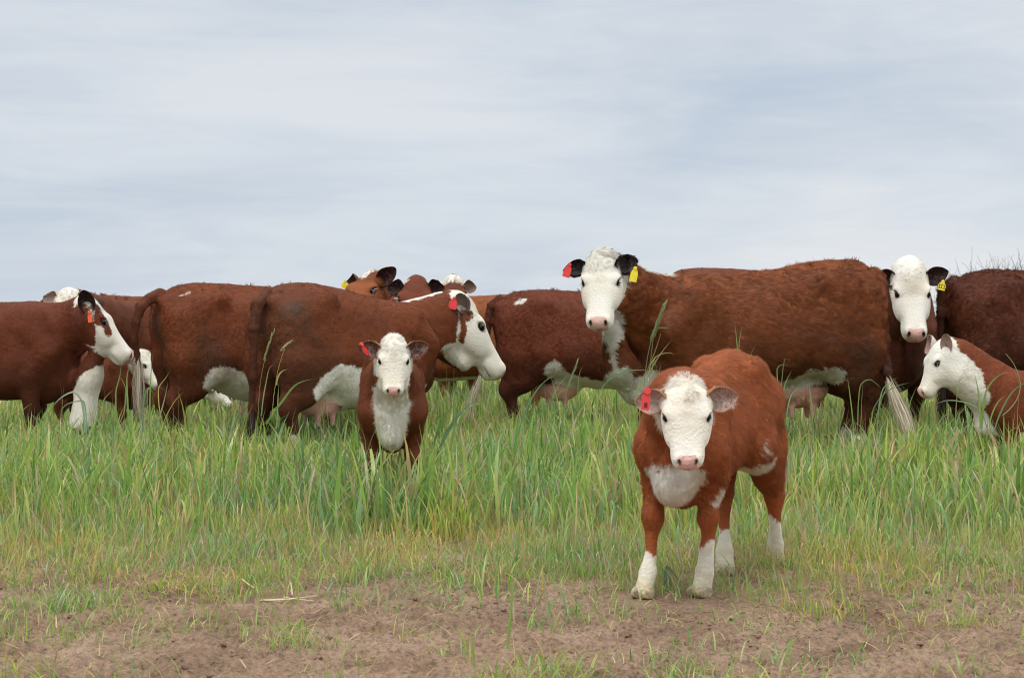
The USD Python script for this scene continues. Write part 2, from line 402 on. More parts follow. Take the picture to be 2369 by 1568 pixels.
    for a, b in (((nt + .055 * big, 0, -.090 * big), (nt - .005 * big, .062 * big, -.104 * big)), ((nt - .005 * big, .062 * big, -.104 * big), (nt - .06 * big, .080 * big, -.110 * big))):
        for s in (-1, 1):
            sp.seg(H(a[0], s * a[1], a[2]), H(b[0], s * b[1], b[2]), .006 * q, .006 * q, .008 * q, sub=True)                                 # mouth
    # neck
    n0 = (np.array(T_['neck0']) + (0, 0, dtop(T_['neck0'][0]))) * S
    back = H(.02 * big, 0, -.085 * big) - U * .02 * S
    c = n0 + np.array([1, 0, .12]) * T_['ctrl'] * S if neck is None else to_local(neck)
    nb = bezier((n0, c, back), 7)
    r0, r1 = T_['neckr'][0] * S * fat, T_['neckr'][1] * HS
    nr = (np.linspace(0, 1, 7) ** .8 * (r1 - r0) + r0) * (1 + (neck_fat - 1) * np.linspace(.2, 1, 7))
    throat, crest = [], []
    for i in range(6):
        tan = unit(nb[i + 1] - nb[i])
        hor = unit(np.cross(tan, [0, 0, 1.0]))
        sp.seg(nb[i], nb[i + 1], nr[i], nr[i + 1], .05 * S, hor, 1.42 if kind == 'cow' else 1.3)
        up = unit(np.cross(hor, tan)); up = up * np.sign(up[2])
        crest.append(nb[i] + up * nr[i] * .95); throat.append(nb[i] - up * nr[i] * .95)
    crest.append(H(-.02, 0, .0)); throat.append(H(.16 * big, 0, -.15 * big))
    bc, br = np.array(T_['brisket'][0]) * S, T_['brisket'][1] * S
    sp.seg(bc, bc + (np.array([-.16, 0, -.06]) if kind == 'cow' else np.array([-.12, 0, -.03])) * S, br, br * .9, .08 * S, *(() if kind == 'cow' else ((0, 1, 0), 1.25)))
    for i in range(2, 6):
        a, b = throat[i] + (0, 0, .04 * S), throat[i + 1] + (0, 0, .04 * S)
        hor = unit(np.cross(unit(b - a), [0, 0, 1.0]))
        dw = T_['dew'] * S
        sp.seg(a, b, dw * (1 - .13 * i), dw * (.87 - .13 * i), .05 * S, hor, 2.6)
    sp.seg(bc, throat[2] + (0, 0, .04 * S), br * .85, T_['dew'] * S * .8, .06 * S, (0, 1, 0), 1.7)
    for a, b, ra, rb, k_ in extra:
        sp.seg(to_local(a), to_local(b), ra, rb, k_)
    # legs
    legs = []
    kk = .035 * S if kind == 'cow' else .022 * S
    for gi, (chain, sgn) in enumerate((('fore', 1), ('fore', -1), ('hind', 1), ('hind', -1))):
        pts = [np.array(p) * (1, sgn, 1) * S for p, r in T_[chain]]
        rr = [r * S * (thigh if chain == 'hind' and i_ < 3 else 1) for i_, (p, r) in enumerate(T_[chain])]
        if chain == 'fore':
            pts[0] = pts[0] + (0, 0, dtop(.44) * S)
        z1 = pts[1][2]
        off = np.array([feet[2 * gi], feet[2 * gi + 1], 0])
        pts = [p + off * max(0, 1 - p[2] / z1) for p in pts]
        legs.append(pts)
        for i in range(len(pts) - 1):
            sp.seg(pts[i], pts[i + 1], rr[i], rr[i + 1], (.07 if i == 0 else .05 if i == 1 else .03 if i == 2 else .018) * S, (0, 1, 0) if i < 2 else None, 1.35 if i == 0 else 1.15 if i == 1 else 1)
        # knee / hock bulge and hoof claws
        sp.ell(pts[3], I3, np.array([1.12, 1.02, 1.3]) * rr[3], kk)
        if chain == 'hind':
            hp = [np.array(p) * (1, sgn, 1) * S for p, r in T_['ham']]
            hp = [p + off * max(0, 1 - p[2] / z1) for p in hp]
            hr = [r * S * thigh for p, r in T_['ham']]
            for i in range(2):
                sp.seg(hp[i], hp[i + 1], hr[i], hr[i + 1], .07 * S)
            sp.seg(hp[2], pts[3] + np.array([-.02, 0, .04]) * S, hr[2] * .8, rr[3] * .8, .03 * S)
        if not hooves:
            for s in (-1, 1):
                f = pts[-1]
                sp.seg(f + np.array([.01, s * .5 * rr[-1], 0]), f + np.array([.05 * S, s * .5 * rr[-1], -.012 * S]), rr[-1] * .55, rr[-1] * .42, .01 * S)
    hk, hr_ = np.array(T_['hook'][0]) * S, T_['hook'][1] * S
    for s in (-1, 1):
        sp.ell(hk * (1, s, 1), I3, np.array([1.3, .8, .9]) * hr_, .09 * S)
    if kind == 'cow':
        for s in (-1, 1):
            sp.ell(np.array([-.24, s * .44, 1.05]) * S, I3, np.array([.14, .08, .13]) * S, .16 * S, sub=True)       # flank hollow
            sp.ell(np.array([-.80, s * .09, 1.18]) * S, I3, np.array([.06, .04, .05]) * S, .06 * S)                    # pin bone
            sp.ell(np.array([.26, s * .40, .92]) * S, I3, np.array([.05, .09, .28]) * S, .10 * S, sub=True)         # behind the shoulder
            sp.seg(np.array([.64, s * .36, 1.22]) * S, np.array([.74, s * .31, .84]) * S, .05 * S, .07 * S, .10 * S, sub=True)   # before the shoulder
            sp.seg(np.array([.42, s * .225, 1.08 + dtop(.44)]) * S, np.array([.60, s * .215, .88]) * S, .07 * S, .085 * S, .07 * S)      # shoulder blade
    # tail
    t0 = np.array([T_['tail'][0], 0, T_['tail'][1]]) * S
    tl = T_['tail_len'] * S
    if tail is None:
        tp = [t0 + np.array([.05, 0, .03]) * S, t0 + np.array([-.03, 0, -.02]) * S, t0 + np.array([-.045, 0, -.20]) * S, t0 + np.array([-.03, .01, -tl * .6]), t0 + np.array([-.02, .02, -tl * .78])]
    else:
        tp = [t0 + np.array([.05, 0, .03]) * S] + [to_local(p) for p in tail]
    ta, tb = T_['tail_r'][0] * S, T_['tail_r'][1] * S
    n_ = len(tp) - 1
    tr = [ta + (tb - ta) * i / n_ for i in range(n_ + 1)]
    for i in range(n_):
        sp.seg(tp[i], tp[i + 1], tr[i], tr[i + 1], .02 * S)
    ud = None
    if udder:
        uc = np.array([-.30, 0, .50]) * S
        ud = [sp.ell(uc, I3, np.array([.20, .15, .13]) * S, .06 * S)]
        for sx_ in (-.08, .06):
            for s in (-1, 1):
                b = uc + np.array([sx_, s * .07, -.10]) * S
                ud.append(sp.seg(b, b + np.array([.0, s * .005, -.085]) * S, .024 * S, .015 * S, .02 * S))
    # polygonise
    lo = np.min([p[1] for p in sp.prims if not p[4]], 0) - .06
    hi = np.max([p[2] for p in sp.prims if not p[4]], 0) + .06
    hc = np.array([H(t, y, w) for t in (-.05 * big, .52 * big) for y in (-.16 * big, .16 * big) for w in (-.19 * big, .07 * big)])
    fine = [[(hc[:, i].min(), hc[:, i].max(), head_res)] for i in range(3)]
    axes = [grid_axis(lo[i], hi[i], res, fine[i]) for i in range(3)]
    V, T = sp.mesh(axes)
    V = taubin(V, T, 4)
    N = vnormals(V, T)
    # slight lumps of the coat
    hcl = np.clip((hloft(V[:, 0], V[:, 1], V[:, 2]) - .01) / (.07 * S), .12, 1)
    V = V + N * ((sfbm(V, 9 / S, 3, seed) * .008 * S + sfbm(V, 34 / S, 2, seed + 5) * .0022 * S * curl) * hcl)[:, None]
    nb_body = len(V)
    # ears join the body's mesh
    earm = []
    ears = ears or {}
    for s in (-1, 1):
        e = ears.get(s, {})
        eb = H(T_['ear'][0], s * (T_['ear'][1] - .01 * big), T_['ear'][2])
        dd = e.get('dir', (-.15, 1.0, .12))
        oo = e.get('open', (.35, .15, .9))
        d_ = U * dd[0] + Vv * s * dd[1] + W * dd[2]
        o_ = U * oo[0] + Vv * s * oo[1] + W * oo[2]
        le, wi = T_['ear_size']
        ev, et_, inn = ear_mesh(eb, d_, o_, le * HS * e.get('len', 1), wi * HS * e.get('wid', 1), e.get('droop', .12), e.get('curl', 1.0))
        earm.append((ev, et_, inn, d_, o_, eb, le * HS, s))
    V_all, T_all, off = [V], [T], len(V)
    for ev, et_, *_ in earm:
        V_all.append(ev); T_all.append(et_ + off); off += len(ev)
    V, T = np.vstack(V_all), np.vstack(T_all)
    N = vnormals(V, T)
    ear_tree = np.vstack([e[0] for e in earm])
    ear_inn = np.concatenate([e[2] for e in earm])
    bz = None
    zs = bd[:, [0, 2]] * S
    def seg_d(P, a, b):
        a, b = np.asarray(a, float), np.asarray(b, float)
        ba = b - a
        h = np.clip(((P - a) @ ba) / max(ba @ ba, 1e-9), 0, 1)
        return np.linalg.norm(P - a - h[:, None] * ba, axis=1)
    def side_xz(P):
        return np.stack([loc[0] + P[:, 0] * ch - P[:, 1] * sh, P[:, 2]], 1)
    def world_y(P):
        return loc[1] + P[:, 0] * sh + P[:, 1] * ch
    def headc(P):
        return (P - poll) @ R.T / HS
    def color(P, ear=None, jag=1.0):
        """Coat colour and painted shade at points P. ear: None or an array (nan: not on an ear, 0: back of the ear, 1: its hollow)."""
        n1, n2, n3 = sfbm(P, 5 / S, 3, seed + 11), sfbm(P, 28 / S, 2, seed + 12), snoise(P, 110 / S, seed + 13)
        hcs = headc(P)
        t_, y_, w_ = hcs.T / big
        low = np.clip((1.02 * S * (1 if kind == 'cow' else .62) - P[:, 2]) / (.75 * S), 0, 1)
        f = np.clip(dark * low + .34 * n1 + .08 * n2, 0, .9)  # darker belly and legs: partly natural coat, partly painted shade
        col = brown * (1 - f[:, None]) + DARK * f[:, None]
        dta = np.min([seg_d(P, a, b) for a, b in zip(tp[:-1], tp[1:])], 0)
        kt = np.clip((.055 * S - dta) / (.02 * S), 0, 1)[:, None] * (.55 if kind == 'cow' else .2)
        col = col * (1 - kt) + DARK * 1.3 * kt
        for a, b, r_, am in dirt_and_dark:
            kdd = np.clip((r_ - seg_d(P, to_local(a), to_local(b)) + .5 * r_ * n2) / (.6 * r_), 0, 1)[:, None] * am
            col = col * (1 - kdd) + np.array([.055, .035, .022]) * kdd
        jg = (n2 * .5 + n3 * .5) * .020 * S * jag + n1 * .02 * S
        hd_ = hloft(P[:, 0], P[:, 1], P[:, 2])
        wm = np.full(len(P), 1.0)
        if face:
            wm = np.minimum(wm, np.maximum(hd_ - .030 * S, -(t_ + .06) * HS * big))
            for a, b in ((H(-.035 * big, .05 * big, 0), H(-.035 * big, -.05 * big, 0)), (H(-.02 * big, 0, .04 * big), H(.08 * big, 0, .05 * big))):
                wm = np.minimum(wm, seg_d(P, a, b) - .108 * HS * big)
        for it in white:
            r = it[-1] * (1 if it[0] == 'side' else S)
            if it[0] == 'throat':
                pts = throat[it[1]:it[2] + 1]
            elif it[0] == 'crest':
                pts = crest[it[1]:it[2] + 1]
            elif it[0] == 'world':
                pts = [to_local(p) for p in it[1]]
            elif it[0] == 'side':
                q = side_xz(P)
                for a, b in zip(it[1][:-1], it[1][1:]):
                    wm = np.minimum(wm, np.where(world_y(P) < it[2], seg_d(q, a[[0, 2]], b[[0, 2]]) - it[-1], 1.0))
                continue
            elif it[0] == 'head':
                pts = [H(*(np.array(p) * big)) for p in it[1]]
            else:
                pts = [np.array(p) * S for p in it[1]]
            for a, b in zip(pts[:-1], pts[1:]):
                wm = np.minimum(wm, seg_d(P, a, b) - r)
        if belly is not None:
            x0, x1 = belly_x
            zb = np.interp(P[:, 0], zs[:, 0], zs[:, 1])
            m = np.maximum(P[:, 2] - (zb + belly * S), zb - .035 * S - P[:, 2])
            m = np.maximum(m, np.maximum(x0 * S - P[:, 0], P[:, 0] - x1 * S))
            wm = np.minimum(wm, m)
        if white_feet:
            for gi, zf in enumerate(white_feet):
                pts = legs[gi]
                dl = np.min([seg_d(P, a, b) for a, b in zip(pts[2:-1], pts[3:])], 0)
                sl = snoise(P * (1, 1, .35), 30 / S, seed + 40 + gi) * .03 * S
                wm = np.minimum(wm, np.maximum(P[:, 2] - zf * S + sl, dl - .10 * S))
        if switch:
            dt = seg_d(P, tp[-2] * .4 + tp[-1] * .6, tp[-1])
            wm = np.minimum(wm, dt - .026 * S)
        for it in brownspots:
            r = it[-1] * S
            if it[0] == 'side':
                for a, b in zip(it[1][:-1], it[1][1:]):
                    wm = np.maximum(wm, np.where(world_y(P) < it[2], -(seg_d(side_xz(P), a[[0, 2]], b[[0, 2]]) - it[-1]), -1.0))
                continue
            pts = [H(*(np.array(p) * big)) for p in it[1]] if it[0] == 'head' else [to_local(p) for p in it[1]] if it[0] == 'world' else [np.array(p) * S for p in it[1]]
            for a, b in zip(pts[:-1], pts[1:]):
                wm = np.maximum(wm, -(seg_d(P, a, b) - r))
        k = np.clip(.5 - (wm + jg) / (.006 * S), 0, 1)[:, None]
        cream = np.clip(.35 + .8 * n1 + .35 * n2, 0, 1)[:, None]
        wcol = WHITE * (1 - cream) + np.array([.67, .595, .465]) * cream * 1.0
        tan = (np.exp(-(((t_ - et / big + .012) / .035) ** 2 + (y_ / .05) ** 2)) * (.45 + .5 * n3) * (hd_ < .05 * S))[:, None]
        wcol = wcol * (1 - np.clip(tan, 0, .7)) + np.array([.46, .37, .25]) * np.clip(tan, 0, .7)
        stain = np.clip((.16 * S - P[:, 2]) / (.14 * S) + .35 * n2, 0, 1)[:, None] * .75
        wcol = wcol * (1 - stain) + np.array([.50, .43, .24]) * stain
        col = col * (1 - k) + wcol * k
        # bare skin of the nose, eyelids, nostrils; mouth groove deepened by painted shade
        nt_ = nt / big
        nose = np.maximum(np.abs(y_) - (.056 + .010 * np.clip((t_ - nt_) / .05, -1, 1)), np.maximum(nt_ - .002 - t_ - .05 * np.abs(y_), -.083 - w_ + .0 * t_))
        nose = np.maximum(nose, hd_ / HS / big - .06)
        kn = np.clip(.5 - (nose + .003 * n2) / .004, 0, 1)[:, None]
        col = col * (1 - kn) + (PINK * (1 + .12 * n2[:, None])) * kn
        nd = np.full(len(P), 9.)
        for s in (-1, 1):
            c_ = np.array([nt_ + .028, s * .052, -.010])
            nd = np.minimum(nd, (((t_ - c_[0]) / .026) ** 2 + ((y_ - c_[1]) / .0115) ** 2 + ((w_ - c_[2]) / .024) ** 2))
        kd = np.clip((1.25 - nd) / .5, 0, 1)[:, None]
        col = col * (1 - kd) + np.array([.11, .05, .04]) * kd
        md = np.full(len(P), 9.)
        for s in (-1, 1):
            m0, m1, m2 = np.array([nt_ + .055, 0, -.090]), np.array([nt_ - .005, s * .062, -.104]), np.array([nt_ - .06, s * .080, -.110])
            hcb = hcs / big
            md = np.minimum(md, np.minimum(seg_d(hcb, m0, m1), seg_d(hcb, m1, m2)))
        km = np.clip((.0075 - md) / .004, 0, 1)[:, None] * .7
        col = col * (1 - km) + np.array([.20, .11, .085]) * km
        ed = np.full(len(P), 9.)
        for s in (-1, 1):
            ed = np.minimum(ed, np.sqrt(((t_ - et / big) / 1.35) ** 2 + (y_ - s * ey / big * headw) ** 2 * .5 + (w_ - ew / big) ** 2))
        ke = np.clip((.030 - ed) / .010, 0, 1)[:, None] * .8
        col = col * (1 - ke) + np.array([.16, .075, .06]) * ke
        if green:
            kg = np.clip((.05 - np.sqrt((t_ - nt_ - .02) ** 2 + (y_ * .6) ** 2 + (w_ + .128) ** 2)) / .02, 0, 1)[:, None] * .75
            col = col * (1 - kg) + np.array([.22, .27, .06]) * kg
        if ud is not None:
            m = ud[0](P[:, 0], P[:, 1], P[:, 2])
            for u_ in ud[1:]:
                m = np.minimum(m, u_(P[:, 0], P[:, 1], P[:, 2]))
            ku = np.clip((.02 * S - m) / (.02 * S), 0, 1)[:, None] * np.clip((.53 * S - P[:, 2]) / (.03 * S), 0, 1)[:, None]
            col = col * (1 - ku) + np.array([.74, .41, .33]) * (1 + .1 * n1[:, None]) * ku
        if ear is not None:
            on = ~np.isnan(ear)
            eo = np.array(ear_col if ear_col is not None else brown * .55)
            ei = np.array(ear_in if ear_in is not None else (.20, .085, .055))
            ec = np.where((ear > .5)[:, None], ei * (1 + .25 * n2[:, None]), eo * (1 + .25 * n2[:, None]))
            col = np.where(on[:, None], ec, col)
        return np.clip(col, .002, .9)
    earflag = np.full(len(V), np.nan)
    earflag[nb_body:] = ear_inn
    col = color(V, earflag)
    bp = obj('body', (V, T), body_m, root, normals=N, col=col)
    hq = headc(V) / big
    wet = np.clip(.5 - (np.maximum(np.abs(hq[:, 1]) - .06, np.maximum(nt / big - hq[:, 0], -.085 - hq[:, 2]))) / .008, 0, 1) * (np.abs(hq[:, 0] - .47) < .06)
    UsdGeom.PrimvarsAPI(UsdGeom.Mesh(bp)).CreatePrimvar('wet', Sdf.ValueTypeNames.FloatArray, 'vertex').Set(Vt.FloatArray.FromNumpy(np.ascontiguousarray(wet, np.float32)))
    # eyes
    for s in (-1, 1):
        e = trimesh.creation.icosphere(2, er * HS * .92)
        e.apply_translation(H(et, s * (ey - .003 * big), ew))
        obj('eye', (e.vertices, e.faces), eye_m, root, smooth=True)
    if hooves:
        for pts in legs:
            f = pts[-1]
            dv = unit((pts[-1] - pts[-2]) * (1, 1, 0))
            sd = np.array([-dv[1], dv[0], 0])
            vs, fs, o_ = [], [], 0
            for s in (-1, 1):
                c_ = f + sd * s * .019 * S + dv * (.012 * S)
                box = trimesh.creation.icosphere(3, 1.0)
                v = np.array(box.vertices)
                v = np.sign(v) * np.abs(v) ** .75
                w = np.clip(v[:, 0], -1, 1)
                v = np.stack([v[:, 0] * .036, v[:, 1] * .0185 * (1 - .35 * np.clip(w, 0, 1)), v[:, 2] * .021 * (1 - .35 * np.clip(w, 0, 1))], 1) * S
                v[:, 2] = np.maximum(v[:, 2] + .019 * S, 0) - f[2]
                vs.append(c_ + dv * v[:, :1] + sd * v[:, 1:2] + np.array([0, 0, 1]) * v[:, 2:]); fs.append(box.faces + o_); o_ += len(v)
            obj('hoof', (np.vstack(vs), np.vstack(fs)), hoof_m, root, smooth=True)
    # ear tags
    for tg in tags:
        ev, et_, inn, d_, o_, eb, le, s = earm[0 if tg['side'] < 0 else 1]
        d_, o_ = unit(d_), unit(o_ - unit(d_) * (o_ @ unit(d_)))
        make_tag(root, eb, d_, o_, le, tg, dir_local, to_local, HS)
    # hair
    if hair:
        make_hair(root, V, T, N, earflag, color, headc, rnd, hair, hair_len * S * 1.2, hair_w * S * .68, curl, cam_l, S, big, kind, legs, tp, seed, hair_lift, et, poll_tuft, R, HS, tufts, U, W, Vv, hooves, nt, streak)
    if switch is not None:
        make_switch(root, tp, color, rnd, S, kind, switch, switch_n)
    HERD.append((label, to_local, H))
    return root

def make_tag(root, eb, d_, o_, le, tg, dir_local, to_local, HS):
    """A plastic ear tag: plate, stud and its printed mark."""
    w, h = tg.get('size', (.055, .075))
    c = eb + d_ * le * tg.get('along', .62) + o_ * tg.get('lift', .012)
    if 'pos' in tg:
        c = to_local(tg['pos'])
    face = unit(dir_local(np.array(tg['face']))) if 'face' in tg else o_
    up = dir_local(np.array(tg.get('up', (0, 0, 1.0))))
    up = unit(up - face * (up @ face)); right = np.cross(up, face)
    outl = [(-.5, -1), (.5, -1), (.5, -.35), (.18, 0), (.18, .12), (-.18, .12), (-.18, 0), (-.5, -.35)] if tg.get('form', 'flag') == 'flag' else [(.5 * math.cos(a), -.5 + .5 * math.sin(a)) for a in np.linspace(0, 2 * math.pi, 20)[:-1]]
    from shapely.geometry import Polygon
    pg = Polygon([(x * w, y * h) for x, y in outl]).buffer(-.004).buffer(.004)
    m = trimesh.creation.extrude_polygon(pg, .003, engine='earcut')
    B = np.stack([right, up, face])
    def put(v):
        v = np.array(v)
        bend = tg.get('bend', .1) * (v[:, 0] ** 2) / max(w, 1e-6)
        return c + (v + np.stack([0 * bend, 0 * bend, bend], 1)) @ B
    t = obj('ear_tag', (put(m.vertices), m.faces), tg['mat'], root, label=tg.get('label'))
    stud = trimesh.creation.cylinder(radius=.011, height=.007, sections=16)
    stud.apply_translation([0, .002, .004])
    obj('stud', (put(stud.vertices), stud.faces), tg.get('stud', tg['mat']), t)
    if tg.get('text'):
        tm = meshkit.text_mesh(tg['text'], h * tg.get('th', .38), .0012, bold=True)
        tv = np.array(tm.vertices)
        tv[:, 0] -= tv[:, 0].mean(); tv[:, 1] += -h * tg.get('ty', .92)
        tv[:, 2] += .0035
        obj('number', (put(tv), tm.faces), ink_m, t)

def hair_mesh(P, D, N, side_w, length, tipbend=0.35, shade=0.15):
    """Hairs as slim tapering blades: root points P, directions D, surface normals N."""
    sd = unit(np.cross(D, N))
    a, b = P - sd * side_w[:, None], P + sd * side_w[:, None]
    mid = P + D * (length * .55)[:, None]
    D2 = unit(D - N * tipbend)
    tip = mid + D2 * (length * .45)[:, None]
    ma, mb = mid - sd * side_w[:, None] * .8, mid + sd * side_w[:, None] * .8
    n = len(P)
    V = np.stack([a, b, ma, mb, tip], 1).reshape(-1, 3)
    base = (np.arange(n) * 5)[:, None]
    T = np.vstack([base + np.array([[0, 1, 3]]), base + np.array([[0, 3, 2]]), base + np.array([[2, 3, 4]])])
    # turn each blade so that its face looks away from the skin
    f = np.cross(b - a, ma - a)
    flip = (f * N).sum(1) < 0
    T = np.where(np.tile(flip, 3)[:, None], T[:, ::-1], T)
    Nv = np.repeat(unit(N + D * np.reshape(shade, (-1, 1))), 5, 0)
    return V, T, Nv

def make_hair(root, V, T, N, earflag, color, headc, rnd, count, ln, wd, curl, cam_l, S, big, kind, legs, tp, seed, lift0, et, poll_tuft, R, HS, tufts, U, W, Vv, hooves, nt, streak):
    fn = np.cross(V[T[:, 1]] - V[T[:, 0]], V[T[:, 2]] - V[T[:, 0]])
    area = np.linalg.norm(fn, axis=1) / 2
    fnu = fn / np.maximum(2 * area, 1e-12)[:, None]
    cen = V[T].mean(1)
    view = unit(cam_l - cen)
    facing = (fnu * view).sum(1)
    wgt = area * np.where(facing > -.35, 1.0, .06)
    onear = ~np.isnan(earflag[T[:, 0]])
    wgt = wgt * np.where(onear, 1.6, 1.0)
    hc_c = headc(cen) / big
    onhead = (hc_c[:, 0] > -.05) & (hc_c[:, 0] < .50) & (np.abs(hc_c[:, 1]) < .17) & (hc_c[:, 2] > -.2) & (hc_c[:, 2] < .09) & ~onear
    wgt = wgt * np.where(onhead, 2.4, 1.0)
    tri = rnd.choice(len(T), count, p=wgt / wgt.sum())
    a, b = rnd.random((2, count))
    sw = a + b > 1
    a, b = np.where(sw, 1 - a, a), np.where(sw, 1 - b, b)
    bar = np.stack([1 - a - b, a, b], 1)
    P = (V[T[tri]] * bar[..., None]).sum(1)
    Nn = unit((N[T[tri]] * bar[..., None]).sum(1))
    ear = earflag[T[tri, 0]]
    ise = ~np.isnan(ear)
    hc = headc(P) / big
    t_, y_, w_ = hc.T
    ish = onhead[tri]
    x, y, z = P.T
    # combing direction
    flow = np.stack([-np.ones(count), 0 * x, -.55 * np.ones(count)], 1)
    legz = .62 * S * (1 if kind == 'cow' else .6)
    lg = np.clip((legz - z) / (.12 * S), 0, 1)[:, None]
    flow = flow * (1 - lg) + np.array([-.1, 0, -1.0]) * lg
    te = et / big
    hv = np.stack([t_ - (te + .005), y_ * 1.2, 0 * w_], 1)
    hv = unit(hv + np.stack([.012 * np.sign(t_ - te), 0 * y_, 0 * w_], 1))
    flow = np.where(ish[:, None], hv @ R, flow)
    poll_ = np.clip((te - t_) / .09, 0, 1) * ish
    up_ = np.clip((z / S - (.75 if kind == 'cow' else .5)) / .35, .2, 1)
    amp = np.where(ish, .08 + 1.6 * poll_ * poll_tuft, .22 + .75 * curl * up_)
    lam = np.where(ish, 1 / (.018 * S), 1 / ((.024 if kind == 'cow' else .018) * S))
    Q = P * lam[:, None]
    jit = np.stack([snoise(Q, 1.0, seed + 71 + i) for i in range(3)], 1) * amp[:, None] * 1.3 + rnd.normal(0, .22, (count, 3))
    D = unit(flow) + jit
    D = unit(D - Nn * (D * Nn).sum(1, keepdims=True))
    clump = snoise(P * lam[:, None], .8, seed + 77)
    lift = np.clip(lift0 * (.55 + .45 * curl) + .18 * rnd.normal(size=count) + .3 * curl * clump, .06, 1.4)
    lift = np.where(ish, np.clip(.10 + .26 * poll_ * poll_tuft + .07 * rnd.normal(size=count), .04, 1.3), lift)
    D = unit(D + Nn * lift[:, None])
    le = ln * rnd.uniform(.65, 1.25, count)
    le = le * (1 - .6 * lg[:, 0])
    lift = lift * (1 - .5 * lg[:, 0])
    le = np.where(ish, ln * (.30 + .85 * poll_ * poll_tuft) * rnd.uniform(.7, 1.25, count), le)
    nose = ish & (t_ > nt / big - .03) & (np.abs(y_) < .07) & (w_ > -.10)
    ed_ = np.sqrt((t_ - te) ** 2 + (np.abs(y_) - .120) ** 2 * .5 + (w_ - .016) ** 2)
    eyes = ish & (ed_ < .034)
    le = np.where(ish, le * np.clip((ed_ - .015) / .06, .25, 1), le)
    le = np.where(nose | eyes, le * .05, le)
    le = np.where(ise, np.where(ear > .5, ln * rnd.uniform(.5, 1.5, count), ln * .6), le)
    ww = wd * rnd.uniform(.7, 1.2, count)
    ww = np.where(ish, ww * .75, ww)
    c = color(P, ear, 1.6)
    ein = ise & (ear > .5)
    light = rnd.random(count) < .5
    c = np.where((ein & light)[:, None], np.minimum(c * 1.0 + (.35 if kind == 'calf' else .10), .7), c)
    c = c * (1 + .13 * rnd.normal(size=count) * np.where(c.mean(1) > .3, .25, 1) + (.03 + .36 * curl * up_ ** 1.5) * clump * np.where(c.mean(1) > .3, .3, 1))[:, None]
    fleck = ish & (poll_ > .1) & (rnd.random(count) < .10) & (c.mean(1) > .3)
    c = np.where(fleck[:, None], c * np.array([.42, .38, .34]), c)
    speck = ish & (snoise(P, 160 / S, seed + 93) > .80) & (c.mean(1) > .3)
    c = np.where(speck[:, None], c * np.array([.55, .48, .42]), c)
    fd = unit(flow)
    sq = P - fd * ((P * fd).sum(1, keepdims=True)) * .85
    stk = snoise(sq, 60 / S, seed + 88) * .6 + snoise(sq, 150 / S, seed + 89) * .4
    stk2 = snoise(sq, 13 / S, seed + 90)
    c = c * (1 + (streak * 1.6 * stk + .20 * stk2) * np.where(c.mean(1) > .3, .3, 1))[:, None]
    keep = ~(nose | eyes)
    if hooves:
        keep &= z > .03
    P, D, Nn, ww, le, c = P[keep], D[keep], Nn[keep], ww[keep], le[keep], np.clip(c[keep], .004, .85)
    HV, HT, HN = hair_mesh(P - Nn * .002 * S, D, Nn, ww, le, .35, np.where(ish, .08 + .3 * poll_, .2 + .5 * curl)[keep])
    C = np.repeat(c, 5, 0)
    if tufts:        # curls standing up along the back
        top = np.where((N[:, 2] > .80) & (V[:, 2] > (1.12 if kind == 'cow' else .70) * S) & np.isnan(earflag) & (V[:, 0] < (.1 if kind == 'cow' else .2) * S))[0]
        if len(top):
            cs = V[rnd.choice(top, tufts)]
            PP, DD, CC = [], [], []
            for c0 in cs:
                m = rnd.integers(3, 12)
                ln_ = unit(np.array([rnd.normal() * .5, rnd.normal() * .5, 1.1]))
                PP.append(c0 + rnd.normal(0, .010 * S, (m, 3)) * (1, 1, .1)); DD.append(unit(ln_ + rnd.normal(0, .28, (m, 3)))); CC.append(np.tile(color(c0[None]) * rnd.uniform(.25, .8), (m, 1)))
            PP, DD, CC = np.vstack(PP), np.vstack(DD), np.vstack(CC)
            NN = unit(np.cross(np.cross(DD, [0, -1, .2]), DD) + 1e-6)
            v2, t2, n2 = hair_mesh(PP, DD, NN, np.full(len(PP), wd * .8), rnd.uniform(.014, .042, len(PP)) * S, .2)
            HT = np.vstack([HT, t2 + len(HV)]); HV = np.vstack([HV, v2]); HN = np.vstack([HN, n2]); C = np.vstack([C, np.repeat(CC, 5, 0)])
    # lashes
    PP, DD = [], []
    for s in (-1, 1):
        for i in range(16):
            f = rnd.uniform(-1, 1)
            base = np.array([te + f * .024, s * .128, .012 + .016 * (1 - f * f)])
            PP.append(base); DD.append(unit(np.array([f * .3 + .25, s * 1.0, .35 + rnd.normal() * .12])))
    pw = np.array(PP) * big @ R * HS + (V[0] * 0)
    poll = (V[0] - headc(V[:1])[0] * HS @ R)
    pw = pw + poll
    dw = np.array(DD) @ R
    nn = unit(np.cross(np.cross(dw, W), dw))
    v2, t2, n2 = hair_mesh(pw, dw, nn, np.full(len(pw), .0011 * S), np.full(len(pw), .040 * HS * big), .1)
    HT = np.vstack([HT, t2 + len(HV)]); HV = np.vstack([HV, v2]); HN = np.vstack([HN, n2]); C = np.vstack([C, np.tile([.7, .64, .55], (len(v2), 1))])
    obj('coat_hair', (HV, HT), hair_m, root, normals=HN, col=C, kind='stuff')

